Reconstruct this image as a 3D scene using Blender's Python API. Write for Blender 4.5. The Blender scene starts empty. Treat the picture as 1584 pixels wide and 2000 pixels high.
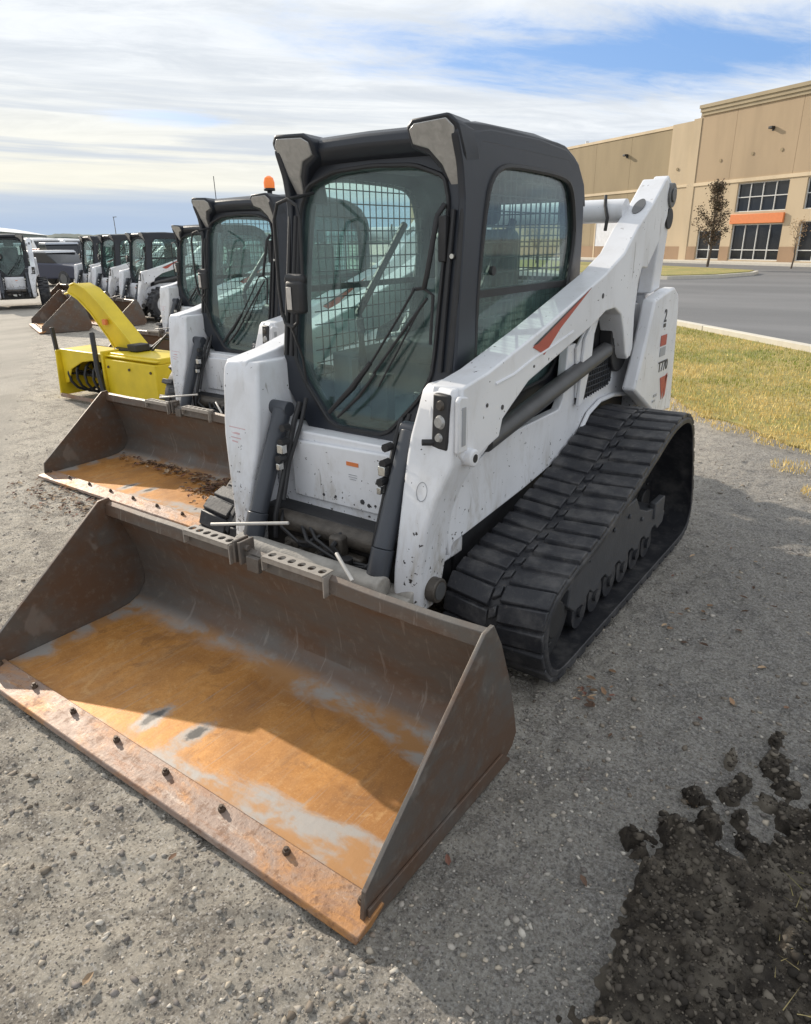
import bpy, bmesh, math, random
import numpy as np
from mathutils import Vector, Matrix, noise
R = math.radians
random.seed(7); rng = np.random.default_rng(7)
S = bpy.context.scene
C = S.collection

# ------------------------------------------------------------------ materials
def newmat(name):
    m = bpy.data.materials.new(name); m.use_nodes = True
    nt = m.node_tree; b = nt.nodes['Principled BSDF']
    return m, nt, b
def nd(nt, t, ins=None, **props):
    n = nt.nodes.new(t)
    for k, v in props.items(): setattr(n, k, v)
    for k, v in (ins or {}).items():
        s = n.inputs[k]
        if isinstance(v, bpy.types.NodeSocket): nt.links.new(v, s)
        else: s.default_value = v
    return n
def col(c): return (c[0], c[1], c[2], 1.0)
def coord(nt, kind='Object'): return nt.nodes.new('ShaderNodeTexCoord').outputs[kind]
def noi(nt, vec, scale, detail=4, rough=.55, dist=0, stretch=None):
    if stretch: vec = nd(nt, 'ShaderNodeMapping', {'Vector': vec, 'Scale': stretch}).outputs[0]
    return nd(nt, 'ShaderNodeTexNoise', {'Vector': vec, 'Scale': scale, 'Detail': detail, 'Roughness': rough, 'Distortion': dist}).outputs[0]
def ramp(nt, fac, stops, interp='LINEAR'):
    n = nd(nt, 'ShaderNodeValToRGB', {'Fac': fac}); r = n.color_ramp; r.interpolation = interp
    while len(r.elements) < len(stops): r.elements.new(.5)
    for e, (p, c) in zip(r.elements, stops):
        e.position = p; e.color = col(c) if hasattr(c, '__len__') else (c, c, c, 1)
    return n.outputs[0]
def step(nt, fac, a, b):
    return nd(nt, 'ShaderNodeMapRange', {'Value': fac, 'From Min': a, 'From Max': b}, interpolation_type='SMOOTHSTEP').outputs[0]
def mth(nt, op, a, b=0.0, clamp=False):
    return nd(nt, 'ShaderNodeMath', {0: a, 1: b}, operation=op, use_clamp=clamp).outputs[0]
def mix(nt, fac, a, b):
    n = nd(nt, 'ShaderNodeMix', {}, data_type='RGBA')
    for i, v in ((0, fac), (6, a), (7, b)):
        if isinstance(v, bpy.types.NodeSocket): nt.links.new(v, n.inputs[i])
        else: n.inputs[i].default_value = col(v) if hasattr(v, '__len__') else v
    return n.outputs[2]
def bump(nt, b, h, strength=.4, dist=.01):
    n = nd(nt, 'ShaderNodeBump', {'Height': h, 'Strength': strength, 'Distance': dist})
    nt.links.new(n.outputs[0], b.inputs['Normal'])
def setb(nt, b, **k):
    for a, v in k.items():
        a = a.replace('_', ' ')
        if isinstance(v, bpy.types.NodeSocket): nt.links.new(v, b.inputs[a])
        else: b.inputs[a].default_value = col(v) if hasattr(v, '__len__') and len(v) == 3 else v
def sep(nt, v):
    return nd(nt, 'ShaderNodeSeparateXYZ', {0: v}).outputs

def m_simple(name, c, rough=.5, metal=0., var=.15, scale=8, bumpy=0., spec=.5):
    m, nt, b = newmat(name); v = coord(nt)
    n = noi(nt, v, scale, 6)
    setb(nt, b, Base_Color=mix(nt, n, tuple(x * (1 - var) for x in c), tuple(min(1, x * (1 + var)) for x in c)), Roughness=rough, Metallic=metal)
    b.inputs['Specular IOR Level'].default_value = spec
    if bumpy: bump(nt, b, noi(nt, v, scale * 6, 3), bumpy, .004)
    return m
def m_white(name, base=(.77, .78, .81), chips=.62, wear=True):
    m, nt, b = newmat(name); v = coord(nt); x, y, z = sep(nt, v)
    big = noi(nt, v, 2.2, 5)
    c = mix(nt, step(nt, big, .35, .7), base, tuple(q * .88 for q in base))
    gr = noi(nt, v, 7, 8, .7, .4, (1, 1, .45))                       # dust and dried mud low down
    low = step(nt, z, .95, .28)
    c = mix(nt, mth(nt, 'MULTIPLY', step(nt, gr, .46, .70), mth(nt, 'ADD', mth(nt, 'MULTIPLY', low, .85), .20)), c, (.36, .32, .26))
    if wear:
        cn = noi(nt, v, 48, 3, .6); area = noi(nt, v, 3.1, 2)
        th = mth(nt, 'SUBTRACT', .785, mth(nt, 'ADD', mth(nt, 'MULTIPLY', area, .16), mth(nt, 'MULTIPLY', low, .115)))
        chip = step(nt, mth(nt, 'SUBTRACT', cn, th), -.004, .012)
        c = mix(nt, chip, c, (.035, .03, .03))
        scr = noi(nt, v, 30, 3, .5, 0, (1, 1, .12))
        c = mix(nt, mth(nt, 'MULTIPLY', step(nt, scr, .69, .73), .5), c, (.25, .22, .2))
    setb(nt, b, Base_Color=c, Roughness=mix(nt, gr, (.3,) * 3, (.6,) * 3))
    b.inputs['Coat Weight'].default_value = .15
    bump(nt, b, noi(nt, v, 5, 3), .08, .02)
    return m
def m_rubber(name):
    m, nt, b = newmat(name); v = coord(nt)
    n = noi(nt, v, 9, 7, .65); f = noi(nt, v, 70, 3)
    c = mix(nt, step(nt, n, .42, .75), (.019, .020, .025), (.085, .082, .082))
    c = mix(nt, mth(nt, 'MULTIPLY', step(nt, f, .60, .75), .4), c, (.12, .11, .10))
    setb(nt, b, Base_Color=c, Roughness=.55); bump(nt, b, f, .35, .003)
    return m
def m_steel(name, floor=True):
    m, nt, b = newmat(name); v = coord(nt); x, y, z = sep(nt, v)
    n1 = noi(nt, v, 3.0, 8, .65, .3, (.5, 1, 1.6)); n2 = noi(nt, v, 26, 6, .7); n3 = noi(nt, v, 1.6, 4)
    c = mix(nt, step(nt, n1, .36, .66), (.125, .115, .105), (.135, .082, .054))
    c = mix(nt, mth(nt, 'MULTIPLY', step(nt, n2, .5, .75), .55), c, (.22, .195, .165))
    scr = noi(nt, v, 14, 4, .6, .5, (2.4, .25, .25))
    c = mix(nt, mth(nt, 'MULTIPLY', step(nt, scr, .60, .66), .3), c, (.34, .31, .28))
    if floor:
        lo = mth(nt, 'MULTIPLY', step(nt, z, .085, .035), step(nt, y, -.26, -.36))
        # rust bloom on the floor, bounded by bare grey steel
        w = mth(nt, 'MULTIPLY', mth(nt, 'SUBTRACT', n1, .5), .42)
        e1 = step(nt, mth(nt, 'ADD', y, w), -.33, -.46)
        diag = mth(nt, 'ADD', mth(nt, 'MULTIPLY', x, .17), y)                 # back boundary slopes forward to the right
        e2 = step(nt, mth(nt, 'ADD', diag, w), -.28, -.36)
        e3 = step(nt, mth(nt, 'ADD', x, w), -.97, -.86)
        e4 = step(nt, mth(nt, 'ADD', mth(nt, 'ADD', mth(nt, 'MULTIPLY', x, .1), mth(nt, 'MULTIPLY', y, -1)), w), .955, .895)
        area = mth(nt, 'MULTIPLY', mth(nt, 'MULTIPLY', e2, e3), mth(nt, 'MULTIPLY', e4, e1))
        oc = mix(nt, step(nt, n2, .35, .7), (.52, .235, .06), (.62, .30, .085))
        oc = mix(nt, mth(nt, 'MULTIPLY', step(nt, n3, .42, .60), .7), oc, (.34, .155, .05)); blot = noi(nt, v, 5.5, 9, .72, .8); oc = mix(nt, mth(nt, 'MULTIPLY', step(nt, blot, .54, .64), .55), oc, (.26, .125, .05)); oc = mix(nt, mth(nt, 'MULTIPLY', step(nt, blot, .43, .35), .45), oc, (.66, .40, .17))
        drag = noi(nt, v, 9, 6, .7, .6, (2.2, .35, 1)); oc = mix(nt, mth(nt, 'MULTIPLY', step(nt, drag, .50, .70), .4), oc, (.52, .33, .17)); oc = mix(nt, mth(nt, 'MULTIPLY', step(nt, drag, .44, .32), .4), oc, (.33, .165, .06))
        fleck = noi(nt, v, 130, 5, .8); oc = mix(nt, mth(nt, 'MULTIPLY', step(nt, fleck, .50, .68), .55), oc, (.33, .15, .05)); oc = mix(nt, mth(nt, 'MULTIPLY', step(nt, fleck, .45, .33), .35), oc, (.72, .44, .18))
        ln = noi(nt, v, 30, 4, .6, .2, (3.5, .10, 1)); oc = mix(nt, mth(nt, 'MULTIPLY', step(nt, ln, .60, .67), .35), oc, (.40, .33, .27))
        gl = noi(nt, v, 9, 5, .6, .2, (.6, 1, 1))
        bare = mix(nt, step(nt, gl, .42, .6), (.40, .37, .34), (.45, .24, .10))
        def spot(cx, cy, rx, ry):
            vv = nd(nt, 'ShaderNodeMapping', {'Vector': v, 'Location': (-cx / rx, -cy / ry, 0), 'Scale': (1 / rx, 1 / ry, 0)}).outputs[0]
            l = nd(nt, 'ShaderNodeVectorMath', {0: vv}, operation='LENGTH').outputs['Value']
            return step(nt, mth(nt, 'ADD', l, mth(nt, 'MULTIPLY', mth(nt, 'SUBTRACT', n2, .5), 1.6)), 1.15, .55)
        for s_ in ((-.155, -.86, .05, .12), (.045, -.83, .055, .12)):
            sp = spot(*s_); area = mth(nt, 'MULTIPLY', area, mth(nt, 'SUBTRACT', 1, mth(nt, 'MULTIPLY', sp, .95)))
        fc = mix(nt, area, bare, oc)
        sp = spot(.045, -.80, .028, .05); fc = mix(nt, sp, fc, (.09, .085, .08))
        sp = spot(-.16, -.83, .022, .06); fc = mix(nt, sp, fc, (.13, .12, .11))
        c = mix(nt, lo, c, fc)
    setb(nt, b, Base_Color=c, Roughness=mix(nt, n2, (.38,) * 3, (.62,) * 3), Metallic=.25)
    bump(nt, b, mth(nt, 'ADD', n2, mth(nt, 'MULTIPLY', scr, .5)), .25, .003)
    return m
def m_rustedge(name):
    m, nt, b = newmat(name); v = coord(nt)
    n = noi(nt, v, 3.3, 8, .7, .5, (1, 1.8, 1.8)); n2 = noi(nt, v, 11, 8, .75, .2, (.35, 1.6, 1)); f = noi(nt, v, 75, 5, .7); g = noi(nt, v, 24, 6, .7)
    c = mix(nt, step(nt, n, .46, .66), (.29, .215, .175), (.42, .205, .075))
    c = mix(nt, mth(nt, 'MULTIPLY', step(nt, n2, .5, .62), .75), c, (.27, .145, .085))
    c = mix(nt, mth(nt, 'MULTIPLY', step(nt, n2, .44, .36), .7), c, (.46, .38, .32))
    c = mix(nt, mth(nt, 'MULTIPLY', step(nt, g, .54, .64), .6), c, (.17, .085, .045))
    c = mix(nt, mth(nt, 'MULTIPLY', step(nt, f, .58, .68), .6), c, (.13, .07, .045))
    setb(nt, b, Base_Color=c, Roughness=mix(nt, g, (.4,) * 3, (.75,) * 3), Metallic=.3); bump(nt, b, mth(nt, 'ADD', f, g), .5, .003)
    return m
def m_glass(name, tint=(.84, .955, .935), dust_sheen=.04):
    m = bpy.data.materials.new(name); m.use_nodes = True; nt = m.node_tree; nt.nodes.clear()
    out = nd(nt, 'ShaderNodeOutputMaterial'); v = coord(nt)
    tr = nd(nt, 'ShaderNodeBsdfTransparent', {'Color': col(tint)})
    gl = nd(nt, 'ShaderNodeBsdfGlossy', {'Color': (1, 1, 1, 1), 'Roughness': .03})
    df = nd(nt, 'ShaderNodeBsdfDiffuse', {'Color': (.46, .66, .62, 1)})  # teal film: some dust, mostly the pale sky reflection painted into the pane
    n = noi(nt, v, 3, 6, .65, .4)
    a = nd(nt, 'ShaderNodeMixShader', {0: mth(nt, 'MULTIPLY', step(nt, n, .25, .8), dust_sheen * 2), 1: tr.outputs[0], 2: df.outputs[0]})
    bf = nd(nt, 'ShaderNodeNewGeometry').outputs['Backfacing']      # same air-to-glass reflectance on both faces of the thin pane
    fr = nd(nt, 'ShaderNodeFresnel', {'IOR': mth(nt, 'ADD', mth(nt, 'MULTIPLY', bf, 1 / 1.5 - 1.5), 1.5)})
    o = nd(nt, 'ShaderNodeMixShader', {0: mth(nt, 'MULTIPLY', fr.outputs[0], .8), 1: a.outputs[0], 2: gl.outputs[0]})
    nt.links.new(o.outputs[0], out.inputs[0])
    return m
def m_lens(name):
    m, nt, b = newmat(name); v = coord(nt)
    n = noi(nt, v, 30, 5, .6, .6)
    setb(nt, b, Base_Color=mix(nt, n, (.22, .22, .215), (.50, .49, .47)), Roughness=.25, Metallic=.2)
    b.inputs['Coat Weight'].default_value = .6
    return m
def m_attr(name, rough=.8):
    m, nt, b = newmat(name)
    a = nd(nt, 'ShaderNodeAttribute', attribute_name='tone'); nt.links.new(a.outputs[0], b.inputs['Base Color'])
    b.inputs['Roughness'].default_value = rough; b.inputs['Specular IOR Level'].default_value = .2
    return m

M = {}
M['white'] = m_white('white_paint'); M['whitep'] = m_white('white_paint_far', wear=False)
M['cab'] = m_simple('charcoal_paint', (.021, .025, .034), .40, var=.25, scale=4, bumpy=.1)
M['black'] = m_simple('black_parts', (.022, .022, .024), .55, var=.5, scale=14, bumpy=.3)
M['grease'] = m_simple('greasy_steel', (.09, .078, .066), .5, .3, var=.8, scale=22, bumpy=.6)
M['frame'] = m_simple('undercarriage_paint', (.05, .052, .058), .6, var=.35, scale=12, bumpy=.3)
M['cyl'] = m_simple('cylinder_paint', (.052, .058, .070), .38, var=.2, scale=6)
M['rod'] = m_simple('cylinder_grey', (.13, .13, .13), .4, .3, var=.2, scale=9)
M['chrome'] = m_simple('bright_steel', (.6, .6, .58), .25, .9, var=.1)
M['rubber'] = m_rubber('rubber'); M['steel'] = m_steel('bucket_steel'); M['steelp'] = m_steel('bucket_side_steel', False)
M['edge'] = m_rustedge('rusty_edge'); M['glass'] = m_glass('tinted_glass', (.87, .95, .935)); M['lens'] = m_lens('lens')
M['pale'] = m_simple('pale_metal', (.55, .52, .48), .45, .3, var=.25, scale=30)
M['bolt'] = m_simple('bolt_steel', (.10, .07, .05), .6, .3, var=.5, scale=60)
M['red'] = m_simple('red_decal', (.42, .085, .06), .5, var=.2, scale=40)
M['grip'] = m_simple('worn_grip_metal', (.36, .33, .295), .5, .3, var=.45, scale=26); M['liftc'] = m_simple('lift_cylinder_paint', (.07, .07, .072), .45, var=.4, scale=12); M['pinkish'] = m_simple('faded_decal', (.60, .40, .42), .5); M['orange'] = m_simple('orange_decal', (.72, .22, .07), .5)
M['dk'] = m_simple('dark_decal', (.05, .05, .055), .5)
M['grey'] = m_simple('grey_decal', (.35, .36, .38), .5)
M['seat'] = m_simple('seat_vinyl', (.035, .035, .04), .6, var=.3)
M['inner'] = m_simple('cab_lining', (.10, .12, .13), .7, var=.2)
M['yellow'] = m_simple('yellow_paint', (.68, .51, .018), .42, var=.28, scale=5, bumpy=.1)
M['mesh'] = m_simple('wire_screen', (.03, .035, .035), .6)
M['mud'] = m_simple('mud_stain', (.22, .19, .15), .9, var=.5, scale=30, bumpy=.6)

# ------------------------------------------------------------------ mesh helpers
def link(name, me, mat, parent=None, bev=0, smooth=True, seg=2, angle=32):
    o = bpy.data.objects.new(name, me); C.objects.link(o)
    for x in (mat if isinstance(mat, (list, tuple)) else [mat]): me.materials.append(x)
    if parent: o.parent = parent
    if bev:
        b = o.modifiers.new('bev', 'BEVEL'); b.width = bev; b.segments = seg; b.limit_method = 'ANGLE'; b.angle_limit = R(angle); b.harden_normals = False
    if smooth:
        me.polygons.foreach_set('use_smooth', [True] * len(me.polygons))
        try: me.set_sharp_from_angle(angle=R(38))
        except Exception: pass
    return o
class MB:
    def __init__(s): s.v = []; s.f = []; s.mi = []; s.cur = 0
    def add(s, vs, fs):
        o = len(s.v); s.v += [tuple(p) for p in vs]; s.f += [tuple(i + o for i in f) for f in fs]; s.mi += [s.cur] * len(fs); return s
    def box(s, x0, x1, y0, y1, z0, z1, m=None):
        vs = [Vector((x, y, z)) for x in (x0, x1) for y in (y0, y1) for z in (z0, z1)]
        if m: vs = [m @ p for p in vs]
        return s.add(vs, [(0, 1, 3, 2), (4, 6, 7, 5), (0, 4, 5, 1), (2, 3, 7, 6), (0, 2, 6, 4), (1, 5, 7, 3)])
    def prism(s, poly, x0, x1, poly2=None, ax='x'):
        # poly in (y,z) for ax x, (x,z) for ax y, (x,y) for ax z
        poly2 = poly2 or poly; n = len(poly)
        def mk(p, t): return (t, p[0], p[1]) if ax == 'x' else (p[0], t, p[1]) if ax == 'y' else (p[0], p[1], t)
        vs = [mk(p, x0) for p in poly] + [mk(p, x1) for p in poly2]
        return s.add(vs, [tuple(range(n))[::-1], tuple(range(n, 2 * n))] + [(i, (i + 1) % n, n + (i + 1) % n, n + i) for i in range(n)])
    def cyl(s, p0, p1, r0, r1=None, n=16, caps=True):
        r1 = r0 if r1 is None else r1; p0 = Vector(p0); p1 = Vector(p1); d = (p1 - p0).normalized()
        a = d.orthogonal().normalized(); b = d.cross(a)
        vs = [p0 + (a * math.cos(t) + b * math.sin(t)) * r0 for t in [2 * math.pi * i / n for i in range(n)]]
        vs += [p1 + (a * math.cos(t) + b * math.sin(t)) * r1 for t in [2 * math.pi * i / n for i in range(n)]]
        fs = [(i, (i + 1) % n, n + (i + 1) % n, n + i) for i in range(n)]
        if caps: fs += [tuple(range(n))[::-1], tuple(range(n, 2 * n))]
        return s.add(vs, fs)
    def tube(s, pts, r, n=8):
        pts = [Vector(p) for p in pts]; rings = []; a = None
        for i, p in enumerate(pts):
            d = (pts[min(i + 1, len(pts) - 1)] - pts[max(i - 1, 0)]).normalized()
            a = d.orthogonal().normalized() if a is None else (a - d * a.dot(d)).normalized()
            b = d.cross(a)
            rr = r[i] if hasattr(r, '__len__') else r
            rings.append([p + (a * math.cos(t) + b * math.sin(t)) * rr for t in [2 * math.pi * k / n for k in range(n)]])
        vs = [q for g in rings for q in g]; fs = []
        for i in range(len(pts) - 1):
            for k in range(n): fs.append((i * n + k, i * n + (k + 1) % n, (i + 1) * n + (k + 1) % n, (i + 1) * n + k))
        fs += [tuple(range(n))[::-1], tuple(range((len(pts) - 1) * n, len(pts) * n))]
        return s.add(vs, fs)
    def ring(s, outer, inner, fn, d):
        # plate with a hole: outer and inner loops of equal length; fn maps (u,v,depth) to 3D
        n = len(outer)
        vs = [fn(p[0], p[1], k) for k in (0, d) for lp in (outer, inner) for p in lp]
        fs = []
        for i in range(n):
            j = (i + 1) % n
            fs += [(i, j, n + j, n + i), (2 * n + i, 3 * n + i, 3 * n + j, 2 * n + j), (i, 2 * n + i, 2 * n + j, j), (n + i, n + j, 3 * n + j, 3 * n + i)]
        return s.add(vs, fs)
    def mesh(s, name):
        me = bpy.data.meshes.new(name); me.from_pydata(s.v, [], s.f)
        bm = bmesh.new(); bm.from_mesh(me); bmesh.ops.recalc_face_normals(bm, faces=bm.faces); bm.to_mesh(me); bm.free()
        me.polygons.foreach_set('material_index', s.mi)
        return me
    def build(s, name, mat, parent=None, bev=0, **k): return link(name, s.mesh(name), mat, parent, bev, **k)
def mir(poly): return [(-a, b) for a, b in poly]
def resample(poly, c, angs):
    out = []
    n = len(poly)
    for t in angs:
        d = (math.cos(t), math.sin(t)); best = None
        for i in range(n):
            a = (poly[i][0] - c[0], poly[i][1] - c[1]); b = (poly[(i + 1) % n][0] - c[0], poly[(i + 1) % n][1] - c[1])
            e = (b[0] - a[0], b[1] - a[1]); den = d[0] * e[1] - d[1] * e[0]
            if abs(den) < 1e-9: continue
            tt = (a[0] * e[1] - a[1] * e[0]) / den; u = (a[0] * d[1] - a[1] * d[0]) / den
            if tt > 0 and -1e-6 <= u <= 1 + 1e-6 and (best is None or tt > best): best = tt
        out.append((c[0] + d[0] * best, c[1] + d[1] * best))
    return out
def chaikin(p, k=2, q=.22):
    for _ in range(k):
        o = []
        for i in range(len(p)):
            a, b_ = p[i], p[(i + 1) % len(p)]
            o += [(a[0] + (b_[0] - a[0]) * q, a[1] + (b_[1] - a[1]) * q), (a[0] + (b_[0] - a[0]) * (1 - q), a[1] + (b_[1] - a[1]) * (1 - q))]
        p = o
    return p
def angs_for(polys, c, n=40):
    a = set(round(2 * math.pi * i / n - math.pi, 4) for i in range(n))
    for p in polys:
        for q in p: a.add(round(math.atan2(q[1] - c[1], q[0] - c[0]), 4))
    a = sorted(a); out = [a[0]]
    for t in a[1:]:
        if t - out[-1] > .004: out.append(t)
    return out
def tag(o, label=None, cat=None, group=None, kind=None):
    if label: o['label'] = label
    if cat: o['category'] = cat
    if group: o['group'] = group
    if kind: o['kind'] = kind
    return o
def empty(name, loc=(0, 0, 0), rz=0):
    o = bpy.data.objects.new(name, None); C.objects.link(o); o.location = loc; o.rotation_euler = (0, 0, rz); o.empty_display_size = .1
    return o
def kids(o): return [c for c in bpy.data.objects if c.parent == o]
def copy_tree(o, parent=None, skip=()):
    c = o.copy(); C.objects.link(c); c.parent = parent
    for ch in kids(o):
        if ch.name.split('.')[0] in skip: continue
        copy_tree(ch, c, skip)
    return c
def text(txt, size, mtx, mat, parent, name='lettering', ext=.0008, label=None):
    cu = bpy.data.curves.new('tx', 'FONT'); cu.body = txt; cu.size = size; cu.extrude = ext; cu.align_x = 'CENTER'; cu.offset = size * .012
    o = bpy.data.objects.new('tx', cu); C.objects.link(o)
    dg = bpy.context.evaluated_depsgraph_get(); me = bpy.data.meshes.new_from_object(o.evaluated_get(dg)); bpy.data.objects.remove(o)
    me.transform(mtx)
    q = link(name, me, mat, parent, smooth=False)
    if label: q['label'] = label
    return q
def onside(x, y, z, tilt=0):   # matrix that lays text on a +x facing side, reading towards +y
    return Matrix.Translation((x, y, z)) @ Matrix.Rotation(R(tilt), 4, 'X') @ Matrix(((0, 0, 1, 0), (1, 0, 0, 0), (0, 1, 0, 0), (0, 0, 0, 1)))
def onfront(x, y, z):
    return Matrix.Translation((x, y, z)) @ Matrix.Rotation(R(90), 4, 'X')

# ------------------------------------------------------------------ bucket (machine space, front towards -y)
def make_bucket(root, rough_top=True):
    inner = [(-1.0, .026), (-.46, .03), (-.37, .04), (-.31, .065), (-.27, .115), (-.262, .17), (-.285, .30), (-.35, .485), (-.405, .515), (-.40, .568)]
    outer = [(-.382, .58), (-.335, .50), (-.268, .33), (-.240, .19), (-.245, .11), (-.29, .05), (-.36, .018), (-.46, .012), (-.98, .008)]
    b = MB(); n = 25
    xs = [-1 + 2 * i / (n - 1) for i in range(n)]
    prof = inner + outer; k = len(prof); vs = []; random.seed(3)
    for x in xs:
        for j, (y, z) in enumerate(prof):
            w = 0
            if rough_top and j in (8, 9, 10): w = .006 * noise.noise(Vector((x * 3.1, 0, 1.3)))
            if j in (1, 2, 3, 4, 5, 6): w += .004 * noise.noise(Vector((x * 2.3, j, 5)))
            vs.append((x, y + w, z + (w if j in (9, 10) else 0)))
    fs = [tuple(range(k))[::-1], tuple(range((n - 1) * k, n * k))]
    for i in range(n - 1):
        for j in range(k): fs.append((i * k + j, i * k + (j + 1) % k, (i + 1) * k + (j + 1) % k, (i + 1) * k + j))
    b.add(vs, fs); bk = b.build('bucket', M['steel'], root, .002)
    side = [(-1.035, .022), (-1.022, .115), (-.43, .588), (-.378, .592), (-.325, .50), (-.258, .33), (-.215, .19), (-.188, .075), (-.215, .035), (-.26, .012)]
    for s in (1, -1):
        b = MB(); b.prism(side, s * 1.001, s * 1.015); b.prism([(-1.02, .0), (-1.02, .06), (-.3, .06), (-.24, .0)], s * 1.016, s * 1.024)
        o = b.build('side_plate', M['steelp'], bk, .0015)
    b = MB()   # bolt-on cutting edge and its base strip
    b.prism([(-1.085, .004), (-1.078, .022), (-.968, .042), (-.962, .030), (-1.02, .004)], -1.03, 1.03)
    b.build('cutting_edge', M['edge'], bk, .003)
    for i in range(8):
        x = -.98 + .28 * i
        if abs(x) > 1: continue
        b = MB(); z = .040 - .003 + (0.0)
        b.cyl((x, -.995, .026), (x, -.998, .050), .014, .012, 6); b.cyl((x, -.998, .050), (x, -.999, .058), .007, .007, 8)
        b.build('bolt', M['bolt'], bk, .001)
    for (xa, xb) in ((-.40, -.13), (.06, .36)):   # perforated step grips on the top edge
        b = MB(); nh = 6; w = (xb - xa) / nh
        y0, y1, z0 = -.428, -.365, .592
        for i in range(nh):
            c = (xa + w * (i + .5), (y0 + y1) / 2)
            out = [(xa + w * i, y0), (xa + w * (i + 1), y0), (xa + w * (i + 1), y1), (xa + w * i, y1)]
            an = angs_for([out], c, 16)
            inn = [(c[0] + .015 * math.cos(t), c[1] + .017 * math.sin(t)) for t in an]
            b.ring(resample(out, c, an), inn, lambda u, v, d: (u, v, z0 - d), .005)
        b.box(xa, xb, y0, y0 + .004, z0 - .022, z0 - .0055)
        b.box(xb + .0005, xb + .006, y0 + .001, -.38, z0 - .085, z0 - .006); b.box(xa - .006, xa - .0005, y0 + .001, -.38, z0 - .06, z0 - .006)
        b.build('step_grip', M['grip'], bk)
    b = MB()
    for x in (-.105, -.075): b.box(x, x + .012, -.425, -.35, .52, .612)
    b.cyl((-.11, -.395, .585), (-.045, -.395, .585), .012); b.box(-.035, .03, -.423, -.404, .505, .565)
    b.build('bucket_bracket', M['steelp'], bk, .002)
    return bk

# ------------------------------------------------------------------ loader
ARM = [(.07, 1.192), (.045, 1.10), (.045, .95), (.10, .90), (.133, .895), (.24, .93), (.345, .955), (.37, 1.02), (.44, 1.06), (.58, 1.134), (.98, 1.232), (1.25, 1.30),
       (1.38, 1.345), (1.50, 1.35), (1.60, 1.31), (1.66, 1.22), (1.715, 1.10), (1.755, 1.065), (1.80, 1.075), (1.825, 1.12), (1.80, 1.30), (1.815, 1.47), (1.85, 1.53), (1.93, 1.52),
       (2.09, 1.66), (2.18, 1.78), (2.19, 1.88), (2.15, 1.955), (2.10, 1.965), (1.92, 1.835), (1.72, 1.72), (1.57, 1.605), (1.34, 1.518), (1.0, 1.42), (.66, 1.325), (.25, 1.222), (.10, 1.198)]
LEG = [(1.188, .445, .600, .095, .045, .32), (1.165, .435, .606, .075, .034, .40), (1.10, .425, .612, .060, .026, .42), (1.00, .408, .615, .036, .020, .36), (.93, .402, .614, .022, .010, .27), (.87, .400, .598, .010, -.008, .19), (.80, .400, .574, -.006, -.027, .15),
       (.70, .405, .547, -.035, -.047, .125), (.60, .406, .530, -.058, -.057, .13), (.50, .41, .522, -.085, -.062, .12), (.42, .415, .52, -.10, -.070, .10), (.36, .42, .52, -.095, -.075, .06), (.32, .43, .52, -.06, -.05, .03)]
def leg_loft(b, s):
    vs = []; n = 6
    for z, xi, xo, yfi, yfo, yb in LEG:
        vs += [(s * xi, yb, z), (s * xi, yfi + .012, z), (s * (xi + .012), yfi, z), (s * (xo - .012), yfo, z), (s * xo, yfo + .012, z), (s * xo, yb, z)]
    fs = [tuple(range(n)), tuple(range((len(LEG) - 1) * n, len(LEG) * n))]
    for i in range(len(LEG) - 1):
        for j in range(n): fs.append((i * n + j, i * n + (j + 1) % n, (i + 1) * n + (j + 1) % n, (i + 1) * n + j))
    b.add(vs, fs)
def belt_path(kind=0):
    P = [(.24, .0), (.15, .05), (.075, .16), (.05, .28), (.07, .39), (.14, .455), (.26, .485), (.6, .545), (1.0, .655), (1.3, .755), (1.48, .82), (1.66, .84), (1.82, .82), (1.91, .75), (1.98, .60), (2.08, .38), (2.14, .2), (2.12, .08), (2.03, .01), (1.9, .0)]
    # even resample of the closed outer loop
    pts = [Vector((0, a, b)) for a, b in P]; n = len(pts); seg = []
    cl = pts + [pts[0]]; L = 0; ac = [0]
    for i in range(n): L += (cl[i + 1] - cl[i]).length; ac.append(L)
    def at(t):
        t %= L
        for i in range(n):
            if ac[i + 1] >= t:
                q = (t - ac[i]) / (ac[i + 1] - ac[i]); return cl[i].lerp(cl[i + 1], q)
    return at, L
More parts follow.
